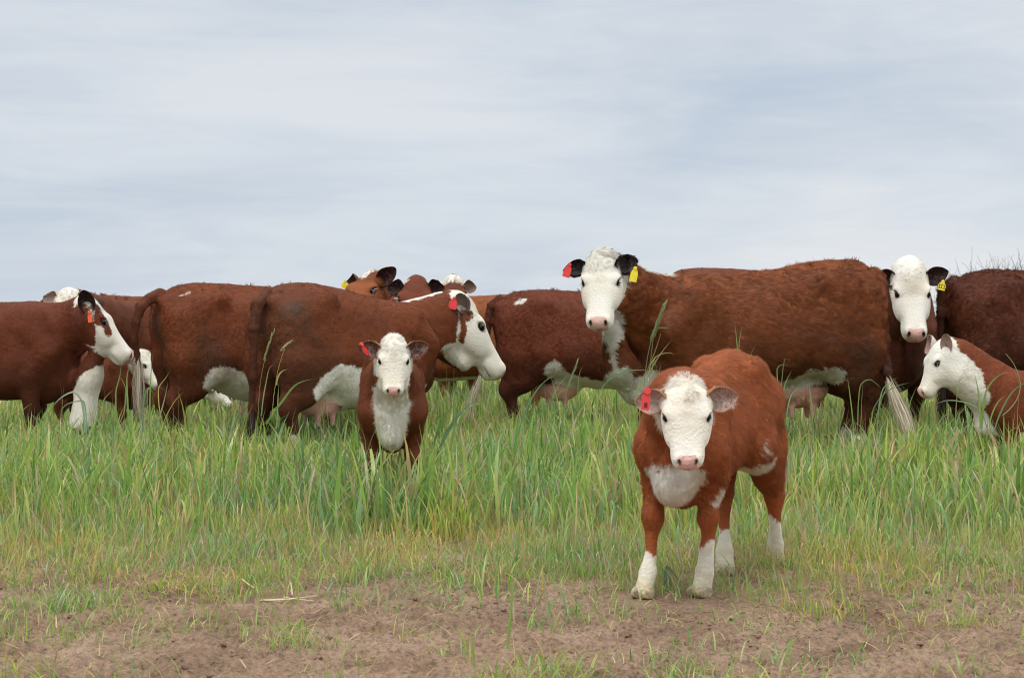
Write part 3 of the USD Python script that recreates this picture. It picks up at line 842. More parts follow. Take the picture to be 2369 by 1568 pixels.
def make_switch(root, tp, color, rnd, S, kind, white, mult=1.0):
    """The tassel of long hair at the tail's end: strands that leave the tail, swell and gather to a loose point."""
    n = int((300 if kind == 'cow' else 160) * mult ** .5)
    a, b = np.asarray(tp[-2], float), np.asarray(tp[-1], float)
    d = unit(b - a)
    ln = (.12 if kind == 'calf' else .42 if mult > 1 else .28) * S
    e1 = unit(np.cross(d, [.3, .8, .1])); e2 = np.cross(d, e1)
    ang, r0 = rnd.uniform(0, 2 * math.pi, n), np.abs(rnd.normal(0, .62, n))
    st = rnd.uniform(0, .8 if mult > 1 else .5, n)
    L_ = np.linalg.norm(b - a)
    en = rnd.uniform(.30, 1.0, n)
    ph, am = rnd.uniform(0, 6.28, n), rnd.uniform(.2, 1.0, n)
    m = 7
    pts = []
    for i in range(m):
        q = i / (m - 1)
        h = st * L_ * (1 - q) + (L_ + ln * en) * q
        u_ = np.clip(h / (L_ + ln), 0, 1)
        rad = (.013 + .027 * np.sin(np.pi * np.clip(u_, 0, 1) ** 1.05 * .93) * mult ** .25) * S * r0 * (1 if kind == 'cow' else .55)
        wv = .026 * S * am * np.sin(ph * .35 + u_ * 6) * u_ + .008 * S * np.sin(ph * 3 + u_ * 19) * u_
        sag = np.maximum(h - L_, 0)
        c = a + d * h[:, None] + np.array([0, 0, -.35]) * (sag ** 2 / max(ln, .01))[:, None]
        pts.append(c + e1 * (np.cos(ang) * rad + wv)[:, None] + e2 * (np.sin(ang) * rad)[:, None])
    pts = np.stack(pts, 1)
    tan = unit(np.gradient(pts, axis=1))
    nor = unit(e1 * np.cos(ang)[:, None] + e2 * np.sin(ang)[:, None])
    sd = unit(np.cross(tan, nor[:, None, :]))
    wd = (.0019 * S * np.array([1, 1, 1, .95, .85, .6, .12]))[None, :, None]
    V = np.stack([pts - sd * wd, pts + sd * wd], 2).reshape(-1, 3)
    base = (np.arange(n) * 2 * m)[:, None]
    T = np.vstack([np.vstack([base + np.array([[2 * i, 2 * i + 1, 2 * i + 3]]), base + np.array([[2 * i, 2 * i + 3, 2 * i + 2]])]) for i in range(m - 1)])
    N = np.repeat(unit(nor + np.array([0, 0, .2])), 2 * m, 0)
    c = np.where(rnd.random(n)[:, None] < .85, np.array([.54, .46, .33]), np.array([.30, .22, .13])) if white else np.tile(DARK * 1.2, (n, 1))
    c = c * rnd.uniform(.82, 1.1, n)[:, None] * (1.0 if mult > 1 else .75)
    obj('tail_switch', (V, T), hair_m, root, normals=N, col=np.repeat(c, 2 * m, 0))
# ------------------------------------------------------------------ the ground
def edge(X):
    """Distance at which the grass begins to stand thick."""
    return 6.05 + .35 * sfbm(np.stack([X, 0 * X, 0 * X], -1), .9, 3, 91)

def ground_z(X, Y):
    P = np.stack([X, Y, 0 * X], -1)
    near = np.clip((14 - Y) / 6, 0, 1)
    soil = np.clip((6.6 - Y) / .8, .25, 1)
    lump = np.abs(sfbm(P, 9, 3, 52))
    # trodden flat where the front calf stands
    tr = np.clip((np.hypot(X - .60, Y - 5.38) - .25) / .35, .15, 1)
    soil = soil * tr
    return near * (.018 * tr * sfbm(P, 1.6, 3, 51) + soil * (.036 * (lump - .15) + .020 * sfbm(P, 30, 2, 53) + .013 * sfbm(P, 85, 2, 55) + .02 * np.clip(sfbm(P, 4.5, 3, 54), -.4, .1)))

yy = np.concatenate([np.arange(3.7, 6.0, .008), np.geomspace(6.0, 16, 150)[0:], np.geomspace(16.5, 900, 50), [3000]])
xs = np.concatenate([np.arange(0, 2.1, .0085), np.geomspace(2.11, 7, 60), np.geomspace(7.4, 1500, 40)])
xx = np.concatenate([-xs[:0:-1], xs])
yy = np.concatenate([[-40, 0, 2.5], yy])
GX, GY = np.meshgrid(xx, yy)
GZ = ground_z(GX, GY)
nx, ny = len(xx), len(yy)
gi = np.arange(nx * ny).reshape(ny, nx)
gq = np.stack([gi[:-1, :-1], gi[:-1, 1:], gi[1:, 1:], gi[1:, :-1]], -1).reshape(-1, 4)
gv = np.stack([GX, GY, GZ], -1).reshape(-1, 3)
gt = np.vstack([gq[:, [0, 1, 2]], gq[:, [0, 2, 3]]])
soil_m = usdkit.material(stage, L + 'bare_soil', {
    'g': ('geometry', {}), 'sep': ('separate_xyz', {}),
    'n1': ('noise_texture', {'scale': 3.0, 'detail': 6.0, 'roughness': 0.65}), 'r1': ('rgb_ramp', {'ramp': [(0.30, (.165, .103, .066)), (0.5, (.265, .173, .115)), (0.70, (.345, .235, .162))]}),
    'n2': ('noise_texture', {'scale': 55.0, 'detail': 5.0, 'roughness': 0.7}), 'r2': ('rgb_ramp', {'ramp': [(0.32, (.48, .46, .44)), (0.5, (.98, .98, .98)), (0.64, (1.22, 1.22, 1.22))]}),
    'mu': ('mix', {'mix_type': 'multiply', 'fac': 1.0}),
    'mr': ('map_range', {'from_min': 9.0, 'from_max': 18.0, 'to_min': 0.0, 'to_max': 1.0, 'clamp': True}),
    'n3': ('noise_texture', {'scale': 0.6, 'detail': 6.0, 'roughness': 0.7}), 'r3': ('rgb_ramp', {'ramp': [(0.35, (.11, .15, .045)), (0.65, (.22, .22, .085))]}),
    'mx': ('mix', {'mix_type': 'mix'}),
    'n4': ('noise_texture', {'scale': 130.0, 'detail': 4.0, 'roughness': 0.7}), 'b': ('bump', {'strength': 0.8, 'distance': 0.012}),
    'p': ('principled_bsdf', {'roughness': 0.95, 'specular_ior_level': 0.1}),
}, [('g.position', 'n1.vector'), ('g.position', 'n2.vector'), ('g.position', 'n3.vector'), ('g.position', 'n4.vector'), ('g.position', 'sep.vector'), ('n1.fac', 'r1.fac'), ('n2.fac', 'r2.fac'), ('r1.color', 'mu.color1'), ('r2.color', 'mu.color2'),
    ('sep.y', 'mr.value'), ('mr.result', 'mx.fac'), ('n3.fac', 'r3.fac'), ('mu.color', 'mx.color1'), ('r3.color', 'mx.color2'), ('mx.color', 'p.base_color'), ('n4.fac', 'b.height'), ('b.normal', 'p.normal')], surface='p.BSDF')
g_ = obj('ground', (gv, gt), soil_m, smooth=True, kind='structure')

def leaf_material(name, fac=.35):
    return usdkit.material(stage, L + name, {
        'a': ('attribute', {'attribute': 'col'}), 'g': ('geometry', {}), 'n': ('noise_texture', {'scale': 1.3, 'detail': 3.0}), 'r': ('rgb_ramp', {'ramp': [(0.3, (1.14, 1.0, .76)), (0.5, (.94, .97, .93)), (0.7, (.70, .90, .95))]}),
        'm': ('mix', {'mix_type': 'multiply', 'fac': 1.0}),
        'd': ('diffuse_bsdf', {}), 't': ('translucent_bsdf', {}), 'mc': ('mix_closure', {'fac': fac}), 'gl': ('glossy_bsdf', {'roughness': 0.38, 'color': (1, 1, 1)}), 'm2': ('mix_closure', {'fac': 0.03}),
    }, [('g.position', 'n.vector'), ('n.fac', 'r.fac'), ('a.color', 'm.color1'), ('r.color', 'm.color2'), ('m.color', 'd.color'), ('m.color', 't.color'), ('d.BSDF', 'mc.closure1'), ('t.BSDF', 'mc.closure2'), ('mc.closure', 'm2.closure1'), ('gl.BSDF', 'm2.closure2')], surface='m2.closure')
leaf_m = leaf_material('grass_leaf')
straw_m = leaf_material('dry_straw', .15)

GREENS = np.array([[.215, .325, .060], [.170, .285, .060], [.280, .375, .075], [.190, .300, .120], [.380, .420, .110], [.250, .350, .060], [.120, .215, .045]])
DRY = np.array([[.42, .33, .10], [.40, .31, .16], [.50, .40, .22], [.33, .24, .12]])

def blade_set(n, rnd, length, width, spread, lean, dry=.15, kink=.3, seg=5, low=0.0):
    """n curved tapering grass leaves as one mesh with a colour per vertex."""
    base = np.stack([rnd.normal(0, spread, n), rnd.normal(0, spread, n), np.zeros(n) - .01], 1)
    az = rnd.uniform(0, 2 * math.pi, n)
    h = np.stack([np.cos(az), np.sin(az), 0 * az], 1)
    tw = az + math.pi / 2 + rnd.normal(0, .5, n)
    sd = np.stack([np.cos(tw), np.sin(tw), 0 * tw], 1)
    Ln = rnd.uniform(*length, n)
    Wd = rnd.uniform(*width, n)
    le = np.abs(rnd.normal(lean, lean * .5, n)) + low
    kk = np.where(rnd.random(n) < kink, rnd.uniform(.5, 1.5, n), rnd.uniform(0, .25, n))
    ks = rnd.uniform(.45, .8, n)
    p = base.copy()
    rows = []
    th = le * .25
    for i in range(seg + 1):
        s = i / seg
        w = Wd * (1.0 if s < .3 else (1 - ((s - .3) / .7) ** 1.6)) * (.75 + .25 * min(1, s * 5))
        rows.append((p - sd * w[:, None] / 2, p + sd * w[:, None] / 2, p.copy()))
        ang = th + le * s * 1.2 + kk * 1.6 * np.clip((s - ks) * 3, 0, 1)
        p = p + (h * np.sin(ang)[:, None] + np.array([0, 0, 1]) * np.cos(ang)[:, None]) * (Ln / seg)[:, None]
    V, T, C = [], [], []
    isdry = rnd.random(n) < dry
    col = np.where(isdry[:, None], DRY[rnd.integers(0, len(DRY), n)], GREENS[rnd.integers(0, len(GREENS), n)]) * rnd.uniform(.75, 1.2, n)[:, None]
    tipdry = rnd.random(n) < .25
    for i in range(seg + 1):
        s = i / seg
        c = col.copy()
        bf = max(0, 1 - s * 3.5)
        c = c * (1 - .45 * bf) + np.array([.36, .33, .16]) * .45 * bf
        tf = (np.clip((s - .7) / .3, 0, 1) * tipdry)[:, None] * .7
        c = c * (1 - tf) + np.array([.45, .36, .14]) * tf
        if i < seg:
            V += [rows[i][0], rows[i][1]]; C += [c, c]
        else:
            V += [rows[i][2]]; C += [c]
    k = 2 * seg + 1
    V = np.stack(V, 1).reshape(-1, 3); C = np.stack(C, 1).reshape(-1, 3)
    b = (np.arange(n) * k)[:, None]
    for i in range(seg - 1):
        T += [b + np.array([[2 * i, 2 * i + 1, 2 * i + 3]]), b + np.array([[2 * i, 2 * i + 3, 2 * i + 2]])]
    T.append(b + np.array([[2 * seg - 2, 2 * seg - 1, 2 * seg]]))
    return V, np.vstack(T), C

def instancer(name, protos, mat, P, rot, scale, idx, label, cat, smooth=True, tilt=None):
    pi_ = UsdGeom.PointInstancer.Define(stage, numbered('/World', name))
    path = str(pi_.GetPath())
    UsdGeom.Scope.Define(stage, path + '/kinds')
    for i, (v, t, c) in enumerate(protos):
        m = obj(name.split('_')[-1] + '_kind', (v, t), mat, path + '/kinds', smooth=smooth, col=c)
        pi_.CreatePrototypesRel().AddTarget(m.GetPath())
    pi_.CreateProtoIndicesAttr(Vt.IntArray.FromNumpy(idx.astype(np.int32)))
    pi_.CreatePositionsAttr(Vt.Vec3fArray.FromNumpy(P.astype(np.float32)))
    pi_.CreateScalesAttr(Vt.Vec3fArray.FromNumpy(scale.astype(np.float32)))
    q = []
    for i, r in enumerate(rot):
        rt = Gf.Rotation(Gf.Vec3d(0, 0, 1), math.degrees(r))
        if tilt is not None:
            rt = Gf.Rotation(Gf.Vec3d(1, 0, 0), float(tilt[i])) * rt
        qq = rt.GetQuat()
        q.append(Gf.Quath(qq.GetReal(), *qq.GetImaginary()))
    pi_.CreateOrientationsAttr(Vt.QuathArray(q))
    return tag(pi_.GetPrim(), label, cat, None, 'stuff')

rg = np.random.default_rng(77)
def scatter(y0, y1, dens, margin=.4, fn=None):
    """Random ground points in the camera's field between two distances; dens per square metre (a number or f(X, Y))."""
    mx = dens if not callable(dens) else dens.max_
    W = .3255 * y1 + margin
    n = int(mx * 2 * W * (y1 - y0))
    X, Y = rg.uniform(-W, W, n), rg.uniform(y0, y1, n)
    k = np.abs(X) < .3255 * Y + margin
    if callable(dens):
        k &= rg.random(n) < dens(X, Y) / mx
    return X[k], Y[k]
def density(mx, f):
    f.max_ = mx
    return f

def build_grass():
    r = np.random.default_rng(5)
    tall = [blade_set(12, r, (.12, .36), (.006, .013), .06, .50, dry=.25, kink=.5) for _ in range(10)] + [blade_set(8, r, (.16, .40), (.011, .020), .06, .45, dry=.20, kink=.65) for _ in range(6)]
    mid = [blade_set(14, r, (.05, .17), (.003, .007), .06, .62, dry=.38, kink=.45) for _ in range(9)]
    low = [blade_set(16, r, (.02, .095), (.002, .005), .04, .85, dry=.25, kink=.35, seg=4) for _ in range(8)]
    stem = [blade_set(3, r, (.36, .58), (.0025, .004), .03, .14, dry=.45, kink=.35) for _ in range(6)]
    far = [blade_set(20, r, (.22, .42), (.012, .02), .14, .35, dry=.13, kink=.2, seg=4) for _ in range(6)]
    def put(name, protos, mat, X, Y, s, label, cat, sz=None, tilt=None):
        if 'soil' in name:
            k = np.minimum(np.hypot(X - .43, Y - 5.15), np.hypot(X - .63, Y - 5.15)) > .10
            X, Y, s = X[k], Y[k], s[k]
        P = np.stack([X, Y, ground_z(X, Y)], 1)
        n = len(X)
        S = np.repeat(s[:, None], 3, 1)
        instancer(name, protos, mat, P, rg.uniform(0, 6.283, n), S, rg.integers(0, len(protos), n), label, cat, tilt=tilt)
        print(name, n)
    def ramp(X, Y):
        return np.clip((Y - edge(X) - .1) / 1.0, 0, 1)
    patch = lambda X, Y: .5 + .5 * sfbm(np.stack([X, Y, 0 * X], -1), 1.1, 3, 61)
    X, Y = scatter(5.6, 10.0, density(150, lambda X, Y: 150 * ramp(X, Y) ** 1.2 * np.clip(.25 + 1.1 * patch(X, Y), 0, 1)))
    X2, Y2 = scatter(10.0, 17.0, density(95, lambda X, Y: 95 + 0 * X))
    X, Y = np.r_[X, X2], np.r_[Y, Y2]
    hs = (.42 + .58 * np.clip((Y - edge(X) - .1) / 1.3, 0, 1)) * (.55 + .85 * patch(X, Y)) * rg.uniform(.65, 1.3, len(X)) * (.98 + .95 * np.exp(-((X + .58) ** 2 / .12 + (Y - 7.0) ** 2 / .12)) + .40 * np.exp(-((X - .8) ** 2 + (Y - 9.2) ** 2) / .5))
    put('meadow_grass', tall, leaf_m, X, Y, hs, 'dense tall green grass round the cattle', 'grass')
    X, Y = scatter(7.2, 14.0, density(12, lambda X, Y: 12 * np.clip(patch(X, Y) * 1.4, 0, 1)))
    put('grass_stems', stem, leaf_m, X, Y, rg.uniform(.7, 1.15, len(X)), 'thin grass stems rising above the meadow', 'grass stems')
    X, Y = scatter(4.4, 8.4, density(220, lambda X, Y: 220 * np.where(Y < edge(X) + .2, np.clip(1 - (edge(X) + .2 - Y) / 1.5, 0, 1) ** 1.8, np.clip(1 - (Y - edge(X) - .2) / 2.2, 0, 1)) * np.clip(patch(X, Y) * 1.7 - .15, .05, 1)))
    put('edge_grass', mid, leaf_m, X, Y, rg.uniform(.6, 1.15, len(X)), 'shorter yellowing grass along the edge of the meadow', 'grass')
    tuft = lambda X, Y: np.clip(sfbm(np.stack([X, Y, 0 * X], -1), 3.2, 3, 63) * 2.6 - .10, 0, 1)
    X, Y = scatter(3.7, 6.8, density(620, lambda X, Y: 620 * np.clip(.3 + (Y - 4.2) / 2.2, .4, 1) * (tuft(X, Y) * .8 + .10) * np.clip((6.8 - Y), 0, 1)))
    put('soil_grass', low, leaf_m, X, Y, rg.uniform(.55, 1.35, len(X)), 'small sparse grass tufts sprouting from the bare soil', 'grass')
    X, Y = scatter(17.0, 70.0, density(16, lambda X, Y: np.clip(16 * (17 / Y) ** 1.2, 1.5, 16)))
    put('far_grass', far, leaf_m, X, Y, rg.uniform(.8, 1.25, len(X)), 'grass far behind the herd', 'grass')
    # straw lying about
    st = []
    for _ in range(6):
        v, t, c = blade_set(5, r, (.04, .16), (.0015, .0032), .05, .15, dry=1.0, kink=.4, seg=3, low=1.35)
        v[:, 2] = np.abs(v[:, 2]) * .35 + .006
        st.append((v, t, c * np.array([1.05, 1.0, .95])))
    X, Y = scatter(3.8, 7.6, density(500, lambda X, Y: 500 * (.16 + .86 * np.clip(1 - np.abs(Y - edge(X) - .1) / .9, 0, 1)) * np.clip(patch(X, Y) * 1.3, .1, 1)))
    put('straw_litter', st, straw_m, X, Y, rg.uniform(.6, 1.3, len(X)), 'bits of dry straw lying on the soil', 'straw')
    cl = []
    for i in range(6):
        b = trimesh.creation.icosphere(2, 1.0)
        v = np.array(b.vertices)
        v = v * (1 + .55 * sfbm(v, 1.6, 3, 300 + i))[:, None] * np.array([1, .8, .6])
        cl.append((v, np.array(b.faces), None))
    X, Y = scatter(3.7, 6.5, density(1300, lambda X, Y: 1300 * np.clip(.25 + 1.0 * sfbm(np.stack([X, Y, 0 * X], -1), 2.2, 3, 65), 0, 1) * np.clip((6.6 - Y), 0, 1)))
    put('soil_clods', cl, soil_m, X, Y, .0025 + .011 * rg.random(len(X)) ** 5, 'small clods of loose brown soil', 'soil')

# ------------------------------------------------------------------ single plants that stand out
def ribbon(pts, w, rnd, side=None):
    """A leaf along the points, w wide, pointed at its end."""
    pts = np.asarray(pts, float)
    t = np.r_[0, np.cumsum(np.linalg.norm(np.diff(pts, axis=0), axis=1))]
    tt = np.linspace(0, t[-1], 14)
    p = np.stack([PchipInterpolator(t, pts[:, i])(tt) for i in range(3)], 1)
    tan = unit(np.gradient(p, axis=0))
    n = unit(np.array([.35 * rnd.normal(), -1, .3 * rnd.normal()]) if side is None else side)
    s = unit(np.cross(tan, n))
    s_ = tt / tt[-1]
    ww = w * np.where(s_ < .35, .7 + .3 * s_ / .35, 1 - (np.maximum(s_ - .35, 0) / .65) ** 1.7)
    nn = np.cross(s, tan)
    mid = p + nn * (ww * .18)[:, None]
    V = np.stack([p - s * ww[:, None] / 2, mid, p + s * ww[:, None] / 2], 1).reshape(-1, 3)
    T = []
    for i in range(13):
        a = 3 * i
        T += [[a, a + 1, a + 4], [a, a + 4, a + 3], [a + 1, a + 2, a + 5], [a + 1, a + 5, a + 4]]
    return V, np.array(T)

def tube(pts, r0, r1, sides=6):
    pts = np.asarray(pts, float)
    t = np.r_[0, np.cumsum(np.linalg.norm(np.diff(pts, axis=0), axis=1))]
    m = max(8, 3 * len(pts))
    tt = np.linspace(0, t[-1], m)
    p = np.stack([PchipInterpolator(t, pts[:, i])(tt) for i in range(3)], 1)
    tan = unit(np.gradient(p, axis=0))
    a = unit(np.cross(tan, [.31, .9, .2])); b = np.cross(tan, a)
    r = np.linspace(r0, r1, m)
    an = np.arange(sides) / sides * 2 * math.pi
    V = (p[:, None] + (a[:, None] * np.cos(an)[None, :, None] + b[:, None] * np.sin(an)[None, :, None]) * r[:, None, None]).reshape(-1, 3)
    T = []
    for i in range(m - 1):
        for j in range(sides):
            k = (j + 1) % sides
            T += [[i * sides + j, i * sides + k, (i + 1) * sides + k], [i * sides + j, (i + 1) * sides + k, (i + 1) * sides + j]]
    return V, np.array(T)

def seed_head(pts, rnd, n=26, size=.008):
    pts = np.asarray(pts, float)
    V, T, o = [], [], 0
    ico = trimesh.creation.icosphere(1, 1.0)
    for i in range(n):
        s = i / (n - 1) * (len(pts) - 1)
        k = min(int(s), len(pts) - 2)
        c = pts[k] + (pts[k + 1] - pts[k]) * (s - k)
        d = unit(pts[k + 1] - pts[k] + rnd.normal(0, .12, 3) * np.linalg.norm(pts[k + 1] - pts[k]))
        a = unit(np.cross(d, rnd.normal(size=3))); b = np.cross(d, a)
        v = np.array(ico.vertices)
        v = c + a * (size * .5) + (d * v[:, :1] * size * 1.5 + a * v[:, 1:2] * size * .33 + b * v[:, 2:] * size * .33)
        V.append(v); T.append(ico.faces + o); o += len(v)
        # awn
        tip = c + d * size * 4 + a * size
        V.append(np.array([c + b * .0006, c - b * .0006, tip])); T.append(np.array([[0, 1, 2]]) + o); o += 3
    return np.vstack(V), np.vstack(T)

def plant(name, label, Y, items, seed, cat='grass plant', group=None):
    """A plant of leaves, stems and seed heads; each item: (kind, [(u, v), ...], width in m, colour)."""
    rnd = np.random.default_rng(seed)
    u0, v0 = items[0][1][0]
    root = thing(name, label, cat, (at(u0, v0, Y)[0], Y, 0), 0, group)
    o = np.array([at(u0, v0, Y)[0], Y, 0])
    for kind, pl, w, c in items:
        dy = rnd.normal(0, .03)
        n = len(pl)
        P = [at(u, v, Y) + np.array([0, dy * i / max(n - 1, 1), 0]) - o for i, (u, v) in enumerate(pl)]
        if kind == 'leaf':
            vf = ribbon(P, w, rnd); sm = True
        elif kind == 'stem':
            vf = tube(P, w, w * .6); sm = True
        else:
            vf = seed_head(P, rnd, size=w); sm = False
        c = np.array(c)
        cc = np.tile(c, (len(vf[0]), 1)) * (1 + .12 * sfbm(vf[0], 40, 2, seed))[:, None]
        obj({'leaf': 'leaf', 'stem': 'stem', 'head': 'seed_head'}[kind], vf, leaf_m, root, smooth=sm, col=cc)

G1, G2, G3, Y1, BG = (.16, .25, .065), (.21, .29, .085), (.13, .215, .10), (.42, .35, .12), (.24, .27, .14)
def build_plants():
    plant('tall_grass', 'tallest grass plant with ripening seed heads in front of the big cow\'s shoulder', 9.2, [
        ('stem', [(1488, 960), (1493, 860), (1505, 790), (1518, 750)], .0022, BG), ('stem', [(1500, 960), (1504, 850), (1512, 780), (1524, 730)], .0022, BG), ('stem', [(1478, 960), (1490, 880), (1516, 812), (1530, 770)], .002, Y1),
        ('head', [(1507, 785), (1518, 750), (1530, 718)], .012, (.20, .25, .11)), ('head', [(1514, 772), (1526, 735), (1541, 698)], .012, (.22, .27, .12)),
        ('leaf', [(1512, 765), (1528, 757), (1552, 760)], .006, G2), ('leaf', [(1495, 880), (1520, 830), (1555, 785)], .006, BG), ('leaf', [(1500, 870), (1520, 822), (1545, 815), (1562, 820)], .005, Y1),
        ('leaf', [(1508, 880), (1514, 830), (1520, 860)], .006, G2), ('leaf', [(1470, 930), (1485, 880), (1512, 845)], .012, BG), ('leaf', [(1390, 900), (1420, 870), (1470, 855), (1510, 856)], .010, G3), ('leaf', [(1505, 960), (1520, 880), (1530, 840)], .010, BG)], 401)
    plant('tall_grass', 'pair of upright grass leaves rising behind the front calf\'s back', 7.4, [
        ('leaf', [(1712, 960), (1708, 830), (1703, 770), (1699, 738)], .009, G1), ('leaf', [(1712, 960), (1710, 800), (1715, 765), (1723, 742)], .006, G2), ('leaf', [(1738, 960), (1735, 830), (1748, 792)], .004, Y1)], 402)
    plant('tall_grass', 'grass plant with two drooping seed heads in front of the dark cow tail', 8.9, [
        ('stem', [(596, 1000), (600, 900), (612, 830), (625, 790)], .002, BG), ('head', [(612, 830), (622, 795), (632, 762)], .009, (.25, .28, .12)), ('stem', [(630, 960), (640, 860), (655, 805)], .0018, Y1), ('head', [(652, 808), (662, 797), (672, 790)], .009, (.40, .34, .20)),
        ('leaf', [(605, 960), (617, 880), (628, 846), (642, 842)], .007, BG), ('leaf', [(640, 890), (648, 862), (668, 852)], .008, Y1), ('leaf', [(615, 980), (650, 930), (690, 885), (724, 876)], .013, G1), ('leaf', [(640, 990), (642, 930), (644, 885)], .008, G2)], 403)
    plant('tall_grass', 'grass plant with curled tips between the front calf and the big cow\'s udder', 8.4, [
        ('leaf', [(1806, 980), (1800, 900), (1798, 850), (1812, 842), (1828, 848)], .007, G2), ('leaf', [(1812, 980), (1815, 900), (1835, 855)], .009, G1), ('leaf', [(1804, 980), (1812, 850), (1818, 826), (1828, 832), (1829, 842)], .005, BG),
        ('leaf', [(1820, 980), (1830, 920), (1860, 890)], .006, G2), ('leaf', [(1790, 960), (1782, 900), (1770, 880)], .006, G1)], 404)
    plant('tall_grass', 'grass plant with long bent leaves beside the big cow\'s white tail switch', 9.0, [
        ('leaf', [(2020, 1000), (2038, 930), (2062, 880), (2080, 872)], .010, G2), ('leaf', [(2030, 1000), (2040, 905), (2056, 885), (2066, 905), (2070, 930)], .007, BG), ('leaf', [(1985, 980), (1990, 890), (2010, 876), (2030, 890), (2040, 900)], .006, G1),
        ('leaf', [(1975, 990), (1965, 900), (1960, 868)], .008, G2), ('leaf', [(2015, 960), (2060, 900), (2110, 885)], .007, G3), ('leaf', [(1880, 980), (1876, 905), (1874, 888)], .008, G1)], 405)
    plant('tall_grass', 'broad grass leaves just right of the second calf\'s shoulder', 7.9, [
        ('leaf', [(1010, 1060), (1040, 990), (1085, 935), (1105, 925)], .018, G3), ('leaf', [(1000, 1050), (1030, 960), (1070, 918)], .014, G1), ('leaf', [(1040, 1040), (1052, 930), (1040, 888)], .008, G2), ('leaf', [(1000, 960), (1040, 918), (1085, 910)], .006, BG),
        ('leaf', [(1060, 1010), (1088, 905), (1112, 876), (1135, 850)], .007, BG), ('leaf', [(1060, 1020), (1100, 935), (1140, 938)], .006, G2)], 406)
    plant('tall_grass', 'slender arching grass leaves in front of the white belly of the middle cow', 8.8, [
        ('leaf', [(1200, 1000), (1225, 930), (1262, 880), (1290, 866)], .009, G3), ('leaf', [(1275, 990), (1278, 920), (1300, 880), (1320, 860)], .007, G2), ('stem', [(1300, 990), (1312, 900), (1336, 835)], .002, BG), ('head', [(1316, 890), (1326, 862), (1338, 832)], .008, (.24, .28, .12)),
        ('leaf', [(1335, 980), (1338, 880), (1346, 848), (1356, 842)], .006, G1), ('leaf', [(1230, 1000), (1262, 940), (1345, 876)], .009, G1), ('leaf', [(1240, 1000), (1236, 915)], .006, G2), ('leaf', [(1300, 980), (1285, 905), (1274, 868)], .005, Y1)], 407)
    plant('tall_grass', 'wide fresh grass leaves in front of the white-headed calf\'s body', 7.9, [
        ('leaf', [(2268, 990), (2264, 920), (2252, 862)], .012, G2), ('leaf', [(2272, 990), (2280, 910), (2305, 872), (2335, 858)], .015, G1), ('leaf', [(2300, 1000), (2325, 930), (2350, 895), (2380, 880)], .010, G3), ('leaf', [(2290, 990), (2310, 930), (2330, 915)], .010, G2),
        ('stem', [(2320, 960), (2362, 890), (2352, 850), (2330, 818)], .003, BG), ('leaf', [(2210, 1020), (2214, 900), (2222, 872), (2250, 866)], .005, BG), ('leaf', [(2285, 1000), (2260, 940), (2200, 925), (2165, 935)], .010, G3)], 408)
    plant('tall_grass', 'upright green grass leaves in front of the small calf at the left', 8.6, [
        ('leaf', [(345, 1010), (348, 900), (352, 840), (355, 815)], .010, G1), ('leaf', [(330, 1000), (338, 900), (362, 893), (380, 905)], .010, G3), ('leaf', [(300, 990), (295, 880), (305, 838)], .010, G2), ('leaf', [(355, 1000), (380, 930), (392, 880)], .008, BG),
        ('leaf', [(372, 960), (366, 900), (385, 870), (393, 855)], .006, Y1), ('leaf', [(372, 1000), (400, 930), (422, 905)], .004, Y1), ('leaf', [(272, 990), (268, 910), (278, 870), (283, 835)], .008, G1), ('leaf', [(275, 980), (290, 905), (278, 875), (265, 868)], .005, BG), ('leaf', [(340, 950), (345, 895), (362, 915)], .006, BG)], 409)
    plant('tall_grass', 'pale folded grass leaf before the brisket of the leftmost cow', 8.8, [
        ('leaf', [(196, 1000), (190, 930), (170, 905), (140, 920), (120, 945)], .013, (.28, .34, .22)), ('leaf', [(200, 1000), (192, 925), (165, 930), (140, 955)], .009, (.25, .32, .18)), ('leaf', [(230, 1000), (236, 930), (260, 900)], .007, G2), ('leaf', [(40, 1010), (45, 960), (75, 930)], .007, G1),
        ('leaf', [(228, 980), (216, 905), (220, 880), (232, 905)], .005, BG)], 410)
    plant('tall_grass', 'blurred single grass blade close to the camera in the bare foreground', 4.25, [
        ('leaf', [(1172, 1500), (1180, 1420), (1188, 1340), (1196, 1290)], .006, (.22, .30, .11)), ('leaf', [(1176, 1500), (1184, 1400), (1188, 1350)], .006, G2)], 411)
    plant('tall_grass', 'short upright grass blade at the bottom edge of the bare foreground', 4.12, [('leaf', [(1096, 1545), (1095, 1500), (1093, 1456)], .006, G2)], 412)
    plant('broad_leaf_weed', 'grey green folded leaf weed between the front calf\'s fore legs', 5.42, [
        ('leaf', [(1548, 1375), (1540, 1340), (1545, 1312), (1558, 1325), (1578, 1352)], .014, (.12, .17, .10)), ('leaf', [(1550, 1372), (1530, 1362), (1510, 1372)], .009, (.12, .17, .09)), ('leaf', [(1550, 1372), (1552, 1345), (1548, 1318)], .010, (.12, .18, .09)),
        ('leaf', [(1550, 1374), (1570, 1372), (1590, 1380)], .012, (.14, .19, .10))], 413, cat='weed')
    # a pale stalk of straw lying on the soil
    r = np.random.default_rng(420)
    root = thing('straw_stalk', 'pale broken straw stalk lying on the bare soil at left', 'straw stalk', (at(665, 1387, 5.22)[0], 5.22, 0))
    o = np.array([at(665, 1387, 5.22)[0], 5.22, 0])
